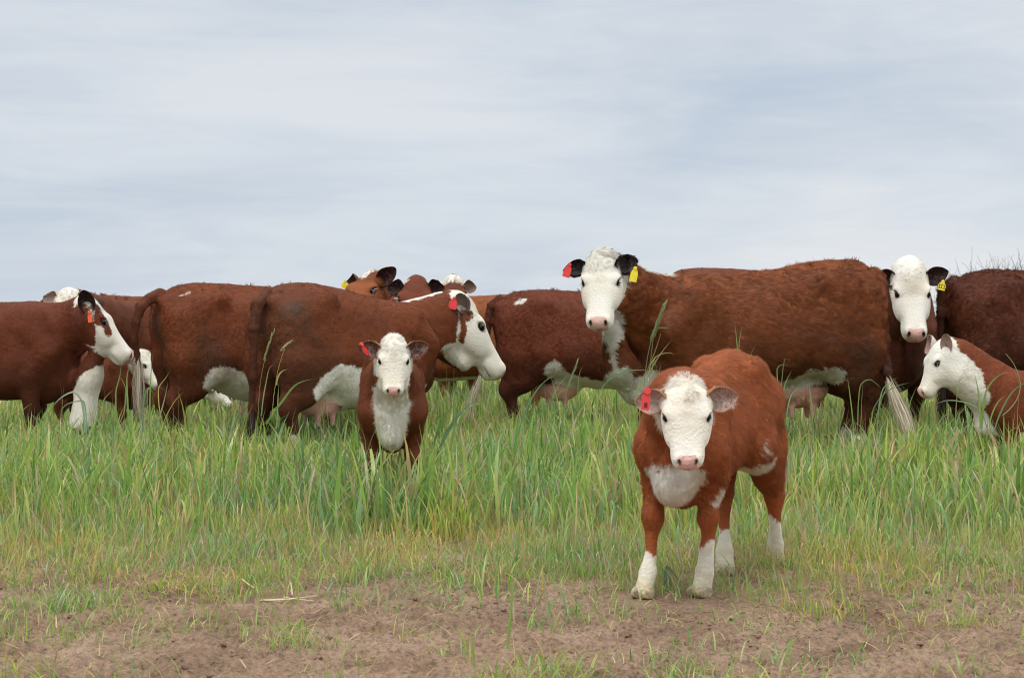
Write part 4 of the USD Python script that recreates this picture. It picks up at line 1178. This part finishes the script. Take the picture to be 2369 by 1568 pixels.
    for nm, a, b in (('stalk', (600, 1388), (732, 1384)), ('stalk', (612, 1391), (700, 1393)), ('splinter', (676, 1384), (672, 1370)), ('splinter', (560, 1362), (588, 1378)), ('stalk', (640, 1391), (690, 1381)), ('stalk', (655, 1388), (725, 1390))):
        p = [ground(*a), ground(*b)]
        p = [np.array([q[0], q[1], float(ground_z(np.array(q[0]), np.array(q[1]))) + .012]) - o for q in p]
        if nm == 'splinter':
            p[1] = p[1] + np.array([0, 0, .02])
        m_ = (p[0] + p[1]) / 2 + np.array([0, .004, -.003])
        vf = tube([p[0], m_, p[1]], .003, .0018)
        obj(nm, vf, straw_m, root, smooth=True, col=np.tile([.62, .50, .33], (len(vf[0]), 1)))

def build_bush():
    """A leafless shrub far off."""
    r = np.random.default_rng(31)
    Y = 48.0
    c = at(2372, 760, Y)
    root = thing('bare_bush', 'leafless grey shrub far off on the horizon at the right edge', 'bush', (c[0], Y, 0))
    V, T, o = [], [], 0
    def branch(p, d, ln, rad, depth):
        nonlocal o
        pts = [p]
        for i in range(4):
            d = unit(d + r.normal(0, .16, 3) + np.array([0, 0, .06]))
            pts.append(pts[-1] + d * ln / 4)
        v, t = tube(pts, rad, rad * .55, 3)
        V.append(v); T.append(t + o); o += len(v)
        if depth:
            for k in range(r.integers(4, 6)):
                q = pts[r.integers(1, 5)]
                branch(q, unit(d + r.normal(0, .5, 3) + np.array([0, 0, .3])), ln * r.uniform(.5, .75), rad * .55, depth - 1)
    for k in range(260):
        b = np.array([r.uniform(-1.0, 1.6), r.normal(0, .6), 0])
        branch(b, unit(np.array([b[0] * .35, b[1] * .3, 1.0])), r.uniform(1.42, 1.66), .022, 2)
    k0 = len(V)
    obj('branches', (np.vstack(V), np.vstack(T)), plain('bare_twig', (.17, .14, .12), .9, .1, .3), root, smooth=True)
# ------------------------------------------------------------------ the herd
def ground(u, v):
    return at(u, v, CAM_H * FPX / (v - HY))

RUST = np.array([.315, .087, .028])
MID = np.array([.175, .047, .019])
DEEP = np.array([.12, .034, .016])
BLACK = (.022, .012, .010)

def herd_front_calf():
    animal('calf', 'small rust brown calf with white face standing on bare soil at the front', (.690, 5.50), 244, dict(poll=at(1588, 918, 4.98), yaw=266, pitch=61, roll=-2),
        res=.007, head_res=.0035, hair=150000, hair_len=.019, hair_w=.0009, curl=.45, fat=.93, streak=.30, poll_tuft=.12, switch_n=1.6, head_scale=.825, headw=1.14, brown=RUST, dark=.12, scale=1.0, seed=3,
        feet_at=[ground(1620, 1380), ground(1486, 1384), ground(1795, 1310), ground(1675, 1330)], hooves=True, tail=[at(1745, 850, 5.93), at(1775, 900, 5.97), at(1797, 980, 5.97), at(1806, 1040, 5.95)],
        white=[('throat', 4, 6, .035), ('side', [at(1520, 1112, 5.1), at(1606, 1104, 5.1)], 5.23, .044), ('side', [at(1532, 1140, 5.1), at(1588, 1135, 5.1)], 5.20, .052), ('side', [at(1560, 1165, 5.1), at(1570, 1174, 5.1)], 5.19, .045), ('side', [at(1594, 1050, 5.1), at(1600, 1100, 5.1)], 5.2, .032), ('world', [at(1598, 1225, 5.18), at(1615, 1245, 5.18)], .022), ('world', [at(1492, 1265, 5.15), at(1494, 1275, 5.15)], .012),
               ('pts', [(-.12, .0, .39), (-.17, .07, .40)], .075), ('pts', [(-.17, .07, .42), (-.16, .12, .47)], .05)],
        white_feet=(.17, .16, .19, .17), belly=.025, belly_x=(-.25, .25),
        ears={1: dict(dir=(-.12, 1, .20), open=(.55, .0, .8), droop=.05, wid=.95, len=1.12), -1: dict(dir=(-.10, 1, .10), open=(.55, .0, .8), droop=.12, wid=.95, len=1.12)}, ear_col=(.36, .17, .09), ear_in=(.45, .27, .21),
        tags=[dict(side=-1, mat=red_tag_m, size=(.027, .058), pos=at(1496, 905, 4.90), face=(.25, -1, .15), up=(.16, 0, 1), text='8', th=.26, ty=.86, label='red ear tag with a dark number')])

def herd_second_calf():
    animal('calf', 'brown calf with white face and white chest, standing in the grass and facing straight ahead', (-.60, 7.88), 274, dict(poll=at(911, 804, 7.38), yaw=273, pitch=62, roll=2),
        res=.009, head_res=.0045, hair=80000, hair_len=.020, hair_w=.0013, curl=.4, brown=np.array([0.155, 0.041, 0.014]), dark=.2, scale=1.0, seed=5,
        white=[('throat', 1, 7, .085), ('pts', [(.43, .0, .60), (.44, .0, .44), (.40, 0, .36)], .085)], white_feet=(.12, .12, .14, .14),
        ears={1: dict(dir=(-.05, 1, .38), open=(.6, .1, .8), droop=-.02, wid=.95, len=1.2), -1: dict(dir=(-.05, 1, .25), open=(.6, .1, .8), droop=.02, wid=.95, len=1.2)}, ear_col=(.32, .15, .08), ear_in=(.17, .07, .045), poll_tuft=.6, head_scale=.83, headw=1.07,
        tags=[dict(side=-1, mat=red_tag_m, size=(.028, .055), pos=at(836, 797, 7.33), face=(.75, -.5, .35), up=(-.75, 0, .6), label='red ear tag seen almost edge-on')])

def herd_main_cow():
    animal('cow', 'big rust brown cow standing side-on with its white face turned to the camera', (1.60, 10.45), 184, dict(poll=at(1394, 613, 9.95), yaw=259, pitch=60, roll=-1),
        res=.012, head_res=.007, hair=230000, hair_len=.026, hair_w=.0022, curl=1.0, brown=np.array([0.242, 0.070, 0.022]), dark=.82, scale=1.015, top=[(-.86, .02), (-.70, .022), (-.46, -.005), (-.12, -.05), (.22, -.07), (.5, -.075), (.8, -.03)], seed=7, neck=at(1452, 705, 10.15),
        extra=[(at(1415, 765, 10.0), at(1432, 850, 10.1), .055, .10, .08), (at(1432, 850, 10.1), at(1475, 895, 10.2), .10, .12, .08)],
        white=[('throat', 5, 7, .05), ('side', [at(1412, 735, 10.1), at(1408, 765, 10.1)], 10.5, .07), ('side', [at(1408, 770, 10.1), at(1410, 800, 10.1)], 10.5, .026), ('side', [at(1408, 790, 10.1), at(1416, 850, 10.1)], 10.5, .017), ('side', [at(1430, 880, 10.1), at(1450, 960, 10.1)], 10.5, .09), ('side', [at(1450, 915, 10.1), at(1505, 890, 10.1)], 10.5, .09),
               ('crest', 1, 4, .06), ('side', [at(1835, 905, 10.2), at(1880, 872, 10.2), at(1935, 868, 10.2)], 10.5, .055)],
        white_feet=(.3, .62, .22, .22), belly=.05, belly_x=(-.45, .5), dirt_and_dark=[((2.28, 10.15, .75), (2.30, 10.15, .45), .15, .45), ((1.9, 10.1, .62), (1.7, 10.1, .58), .10, .4)], udder=True, tufts=45, green=True, head_scale=.87, headw=1.04, poll_tuft=.6, feet=(0, 0, .24, 0, 0, 0, 0, 0), switch_n=3.0,
        ears={1: dict(dir=(-.25, 1, .35), open=(.6, -.3, .5), droop=-.05, wid=1.0, len=.85), -1: dict(dir=(-.1, 1, .12), open=(.5, 0, .8), droop=.18, wid=.9)}, ear_col=(.030, .014, .011), ear_in=(.026, .012, .010),
        tail=[at(2030, 640, 10.46), at(2041, 700, 10.44), at(2043, 790, 10.40), at(2050, 860, 10.3), at(2076, 930, 10.22)],
        tags=[dict(side=-1, mat=red_tag_m, size=(.046, .080), pos=at(1318, 612, 9.80), face=(-.35, -1, .1), up=(.35, 0, 1), label='red ear tag'),
              dict(side=1, mat=yellow_tag_m, size=(.048, .085), pos=at(1470, 620, 9.85), face=(-.35, -1, 0), up=(.22, 0, 1), label='yellow ear tag')])

def herd_right_cow():
    animal('cow', 'dark brown cow with white face looking out between the rumps of two larger cows', (2.93, 12.45), 268, dict(poll=at(2106, 640, 11.0), yaw=266, pitch=60, roll=0),
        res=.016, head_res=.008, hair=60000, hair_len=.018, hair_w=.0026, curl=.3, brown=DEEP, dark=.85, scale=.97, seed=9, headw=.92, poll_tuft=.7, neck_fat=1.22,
        white=[('head', [(-.03, 0, .02), (.12, 0, .04)], .14), ('throat', 5, 7, .06), ('world', [at(2098, 800, 11.35), at(2085, 840, 11.4), at(2065, 870, 11.45)], .02)], green=True,
        ears={1: dict(dir=(-.2, 1, .25), open=(.5, 0, .8), droop=-.05, wid=.95), -1: dict(dir=(-.2, 1, .0), open=(.5, 0, .8), droop=.1)}, ear_col=(.035, .018, .014), ear_in=(.035, .016, .012),
        tags=[dict(side=1, mat=yellow_tag_m, size=(.050, .060), pos=at(2181, 651, 10.85), face=(-.1, -1, .15), up=(.25, 0, 1), text='III', th=.45, ty=.80, label='yellow ear tag with smudged marks')])

def herd_far_right_cow():
    animal('cow', 'dark curly haired cow at the right edge seen from its rump, behind the white-headed calf', (3.88, 11.15), 8, dict(poll=(5.1, 11.4, 1.25), yaw=0, pitch=45),
        res=.014, head_res=.02, hair=110000, hair_len=.026, hair_w=.0028, curl=1.0, brown=np.array([0.126, 0.033, 0.014]), dark=.9, scale=.985, slope=-.045, seed=11, tufts=12, switch=False)

def herd_right_calf():
    animal('calf', 'brown calf with its white head in profile, low in the grass at the right edge', (3.07, 9.1), 181, dict(poll=at(2178, 808, 9.05), yaw=190, pitch=62, roll=0),
        res=.009, head_res=.005, hair=60000, hair_len=.014, hair_w=.0015, curl=.3, brown=np.array([0.179, 0.047, 0.018]), dark=.2, scale=.87, seed=13, head_scale=1.18, neck_fat=.95, neck=at(2235, 840, 9.08), extra=[(at(2212, 868, 9.05), at(2270, 900, 9.08), .085, .12, .06)],
        white=[('throat', 2, 7, .10), ('pts', [(.42, .0, .45), (.40, 0, .36)], .09), ('side', [at(2165, 812, 9.05), at(2190, 830, 9.05)], 9.3, .07), ('side', [at(2195, 850, 9.05), at(2225, 875, 9.05)], 9.3, .10), ('side', [at(2225, 880, 9.05), at(2250, 920, 9.05)], 9.3, .075)], white_feet=(.25, .25, .2, .2), poll_tuft=.5,
        ears={1: dict(dir=(-.75, .45, .75), open=(.2, .9, .35), droop=-.05, wid=.6, len=.95, curl=.55), -1: dict(dir=(-.6, .5, .7), open=(.5, 0, .8), droop=.0)}, ear_col=(.52, .42, .36), ear_in=(.36, .22, .18))

def herd_middle_cow():
    animal('cow', 'dark brown cow with white belly standing sideways behind the big white-faced cow', (.63, 12.35), 3, dict(poll=(1.72, 12.3, .95), yaw=0, pitch=50),
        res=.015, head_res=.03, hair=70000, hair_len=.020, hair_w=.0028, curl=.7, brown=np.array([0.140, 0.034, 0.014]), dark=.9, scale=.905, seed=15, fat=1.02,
        white=[('side', [at(1196, 701, 12.1), at(1216, 692, 12.1)], 12.6, .010), ('pts', [(-.36, -.27, .66), (-.30, -.22, .60), (-.1, -.2, .56)], .085)], belly=.075, belly_x=(-.35, .5), udder=True, tufts=26, switch_n=.4, white_feet=(.2, .2, .15, .15), brownspots=(),
        tail=[(-.16, 12.3, 1.08), (-.19, 12.28, .95), (-.20, 12.25, .70), (-.24, 12.2, .55), (-.28, 12.1, .42)])

def herd_rump_cow():
    animal('cow', 'brown cow seen from behind with dark tail, its white face in profile to the right', (-1.07, 10.35), 50, dict(poll=at(1074, 712, 11.15), yaw=8, pitch=57, roll=0),
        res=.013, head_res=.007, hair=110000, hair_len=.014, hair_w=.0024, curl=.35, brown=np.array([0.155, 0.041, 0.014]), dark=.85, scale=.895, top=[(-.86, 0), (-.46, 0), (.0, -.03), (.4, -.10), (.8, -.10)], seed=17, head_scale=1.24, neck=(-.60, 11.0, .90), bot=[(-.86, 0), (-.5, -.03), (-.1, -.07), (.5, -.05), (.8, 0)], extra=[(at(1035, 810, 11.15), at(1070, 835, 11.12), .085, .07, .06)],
        dirt_and_dark=[((-1.45, 9.75, 1.0), (-1.30, 9.85, .6), .30, .35), ((-1.35, 9.72, 1.0), (-1.30, 9.8, .85), .10, .6), ((-1.60, 9.75, .95), (-1.60, 9.75, .6), .08, .6)],  # first entry only darkens the rump and thigh broadly
        white=[('crest', 1, 5, .045), ('throat', 5, 7, .05), ('side', [at(1050, 815, 11), at(1080, 840, 11)], 11.3, .07), ('side', [at(770, 905, 10), at(800, 875, 10), at(850, 890, 10)], 10.4, .09)], belly=.12, belly_x=(-.30, .6), udder=True, white_feet=(.2, .2, .25, .25),
        brownspots=[('head', [(.05, -.12, -.06), (.12, -.13, -.10), (.16, -.13, -.15)], .030), ('head', [(.05, -.11, -.02), (.02, -.1, -.08)], .05), ('head', [(.03, -.06, -.22), (.11, -.06, -.26)], .07)],
        ears={1: dict(dir=(-.5, .8, .2), open=(.4, .6, .5)), -1: dict(dir=(-.80, .50, .20), open=(.1, .95, -.1), droop=.10, wid=.7, len=.85)}, ear_col=(.16, .075, .055), ear_in=(.30, .22, .19),
        tail=[(-1.56, 9.70, 1.06), (-1.585, 9.67, .90), (-1.59, 9.66, .60), (-1.60, 9.66, .42), (-1.60, 9.66, .25)], switch=False, tufts=10,
        tags=[dict(side=-1, mat=red_tag_m, size=(.060, .075), pos=at(1051, 690, 10.95), face=(-.3, -1, .1), up=(.2, 0, 1), label='red ear tag')])

def herd_left_middle_cow():
    animal('cow', 'brown cow with white tail switch, its head hidden behind the cow with dark tail', (-1.74, 10.98), 30, dict(poll=(-.98, 11.9, .85), yaw=40, pitch=55),
        res=.014, head_res=.03, hair=100000, hair_len=.018, hair_w=.0026, curl=.55, brown=np.array([0.173, 0.045, 0.015]), dark=.8, scale=.91, seed=19, tufts=16, thigh=.93, dirt_and_dark=[((-2.05, 10.55, .80), (-1.95, 10.55, .55), .16, .5), ((-2.40, 10.55, .95), (-2.36, 10.5, .6), .10, .6)], bot=[(-.86, 0), (-.5, -.02), (-.1, -.06), (.5, -.05), (.8, 0)],
        white=[('side', [at(428, 684, 10.7), at(447, 677, 10.7)], 11.0, .010), ('side', [at(510, 885, 10.7), at(525, 868, 10.7), at(590, 890, 10.7)], 11.0, .075), ('world', [at(405, 940, 10.55), at(410, 905, 10.5)], .03)], belly=.11, belly_x=(-.34, .5), white_feet=(.2, .2, .15, .15),
        tail=[at(346, 690, 10.50), at(326, 708, 10.42), at(314, 745, 10.38), at(311, 785, 10.38), at(318, 820, 10.40), at(322, 880, 10.38)])

def herd_left_cow():
    animal('cow', 'dark brown cow at the left edge with head turned in profile and white brisket', (-3.80, 11.2), 8, dict(poll=at(214, 712, 11.15), yaw=4, pitch=50, roll=0),
        res=.014, head_res=.008, hair=90000, hair_len=.014, hair_w=.0026, curl=.35, brown=np.array([0.126, 0.033, 0.014]), dark=.8, scale=.835, seed=21, head_scale=1.10, extra=[(at(226, 812, 11.15), at(207, 870, 11.18), .04, .08, .10), (at(207, 870, 11.18), at(188, 990, 11.18), .07, .10, .10)],
        white=[('side', [at(175, 950, 11.1), at(222, 885, 11.1)], 11.7, .11), ('side', [at(212, 960, 11.1), at(228, 870, 11.1)], 11.7, .075)], white_feet=(.1, .1, .1, .1),
        brownspots=[('head', [(.0, -.10, -.06), (.10, -.12, -.12), (.16, -.10, -.17)], .085), ('head', [(.14, -.12, .02), (.24, -.10, -.02)], .032), ('head', [(.02, -.09, .02), (.12, -.12, .0)], .05)],
        ears={1: dict(dir=(-.5, .8, .2), open=(.4, .6, .5)), -1: dict(dir=(-.75, .55, .45), open=(.3, .9, 0), droop=0, wid=.9)}, ear_col=(.05, .02, .014), ear_in=(.03, .012, .01),
        tags=[dict(side=-1, mat=orange_tag_m, size=(.030, .070), pos=at(207, 722, 10.95), face=(.2, -1, .1), up=(-.1, 0, 1), label='orange red ear tag')])

def herd_background():
    animal('cow', 'brown cow of which only the back shows, behind the cow at the left edge', (-3.95, 15.9), 2, dict(poll=(-2.6, 15.7, .9), yaw=0, pitch=50), res=.022, head_res=.04, hair=20000, hair_len=.022, hair_w=.004, curl=.8,
        brown=np.array([0.150, 0.041, 0.015]), dark=.4, scale=.94, seed=23, tufts=30)
    animal('cow', 'cow with white poll and white ears hidden behind the neck of the leftmost cow', (-3.55, 14.9), 275, dict(poll=at(158, 690, 13.1), yaw=275, pitch=50), res=.022, head_res=.010, hair=24000, hair_len=.020, hair_w=.0034, curl=.5,
        brown=np.array([0.118, 0.033, 0.014]), dark=.5, scale=.88, seed=37, poll_tuft=1.3, ears={1: dict(dir=(-.3, .9, .35), len=.8), -1: dict(dir=(-.3, .9, .25), len=.8)}, ear_col=(.55, .48, .40), ear_in=(.30, .2, .16))
    animal('calf', 'small calf with white face peering past the tail of the second cow from the left', (-3.12, 12.05), 335, dict(poll=at(330, 828, 11.75), yaw=335, pitch=48, roll=0), res=.012, head_res=.007, hair=24000, hair_len=.018, hair_w=.002,
        curl=.4, brown=np.array([0.140, 0.038, 0.015]), dark=.4, scale=.95, seed=25, white_feet=(.2, .2, .2, .2), ear_col=(.10, .05, .03))
    animal('cow', 'light brown cow looking left behind the rumps, yellow tag in its raised ear', (-.42, 14.3), 181, dict(poll=at(858, 650, 13.9), yaw=238, pitch=36, roll=0), res=.018, head_res=.009, hair=40000, hair_len=.018, hair_w=.0034,
        curl=.4, brown=np.array([0.220, 0.068, 0.022]), dark=.3, scale=.91, seed=27, face=False, head_scale=1.28, white=[('crest', 2, 7, .11), ('head', [(-.03, 0, .03), (.02, 0, .05)], .05), ('throat', 3, 6, .12)], belly=.03,
        ears={1: dict(dir=(-.2, .9, .55), open=(.5, .2, .7), droop=-.1, wid=1.0), -1: dict(dir=(-.2, 1, .0), open=(.5, 0, .8), droop=.05)}, ear_col=(.12, .04, .022), ear_in=(.04, .012, .01), poll_tuft=1.2,
        tags=[dict(side=-1, mat=yellow_tag_m, form='round', size=(.065, .065), along=.8, lift=.03, face=(0, -1, 0), label='round yellow ear tag')])
    animal('cow', 'brown faced cow with small dark ears, only its forehead showing above a nearer neck', (-1.45, 12.75), 8, dict(poll=at(962, 664, 12.2), yaw=268, pitch=48, roll=0), res=.018, head_res=.009, hair=30000, hair_len=.016, hair_w=.003,
        curl=.4, brown=np.array([0.140, 0.038, 0.018]), dark=.2, scale=.84, seed=29, face=False, neck=(-.85, 12.75, .98), head_scale=1.15, white=[('head', [(-.04, .08, .0), (-.035, .0, .03), (-.04, -.08, 0)], .035)],
        ears={1: dict(dir=(-.3, 1, .15), open=(.5, .1, .8), len=.75), -1: dict(dir=(-.3, 1, .2), open=(.5, .1, .8), len=.75)}, ear_col=(.03, .013, .01), ear_in=(.03, .012, .01),
        tags=[dict(side=1, mat=yellow_tag_m, form='round', size=(.055, .055), pos=at(1013, 706, 12.05), face=(.1, -1, .1), label='yellow ear tag')])
    animal('cow', 'far cow with white curly poll and white ears showing above a brown back', (-.55, 17.0), 268, dict(poll=at(1048, 658, 15.6), yaw=268, pitch=55, roll=0), res=.022, head_res=.010, hair=24000, hair_len=.022, hair_w=.0036,
        curl=.4, brown=np.array([0.159, 0.045, 0.020]), dark=.2, scale=.95, seed=31, face=False, poll_tuft=1.6, white=[('head', [(-.03, .06, .02), (-.03, -.06, .02)], .075)],
        ears={1: dict(dir=(-.15, 1, -.05), open=(.5, 0, .8), len=.8), -1: dict(dir=(-.15, 1, -.05), open=(.5, 0, .8), len=.8)}, ear_col=(.66, .60, .50), ear_in=(.25, .16, .12))
    animal('cow', 'brown cow of which only a strip of back shows above the big white-faced cow', (2.25, 14.3), 4, dict(poll=(3.6, 14.3, 1.0), yaw=0, pitch=55), res=.022, head_res=.04, hair=20000, hair_len=.016, hair_w=.004, curl=.4,
        brown=np.array([0.122, 0.034, 0.015]), dark=.3, scale=1.09, seed=33, tufts=4)
    animal('calf', 'pale faced calf half hidden in grass beyond the legs of the second cow', (-2.75, 13.5), 4, dict(poll=at(492, 893, 13.4), yaw=350, pitch=40), res=.016, head_res=.010, hair=12000, hair_len=.018, hair_w=.003, curl=.3,
        brown=np.array([0.140, 0.038, 0.015]), dark=.4, scale=.85, seed=35, white=[('throat', 3, 7, .1)], white_feet=(.2, .2, .2, .2))

# ------------------------------------------------------------------ everything in place
herd_front_calf()
herd_second_calf()
herd_main_cow()
herd_right_cow()
herd_far_right_cow()
herd_right_calf()
herd_middle_cow()
herd_rump_cow()
herd_left_middle_cow()
herd_left_cow()
herd_background()
build_grass()
build_plants()
build_bush()
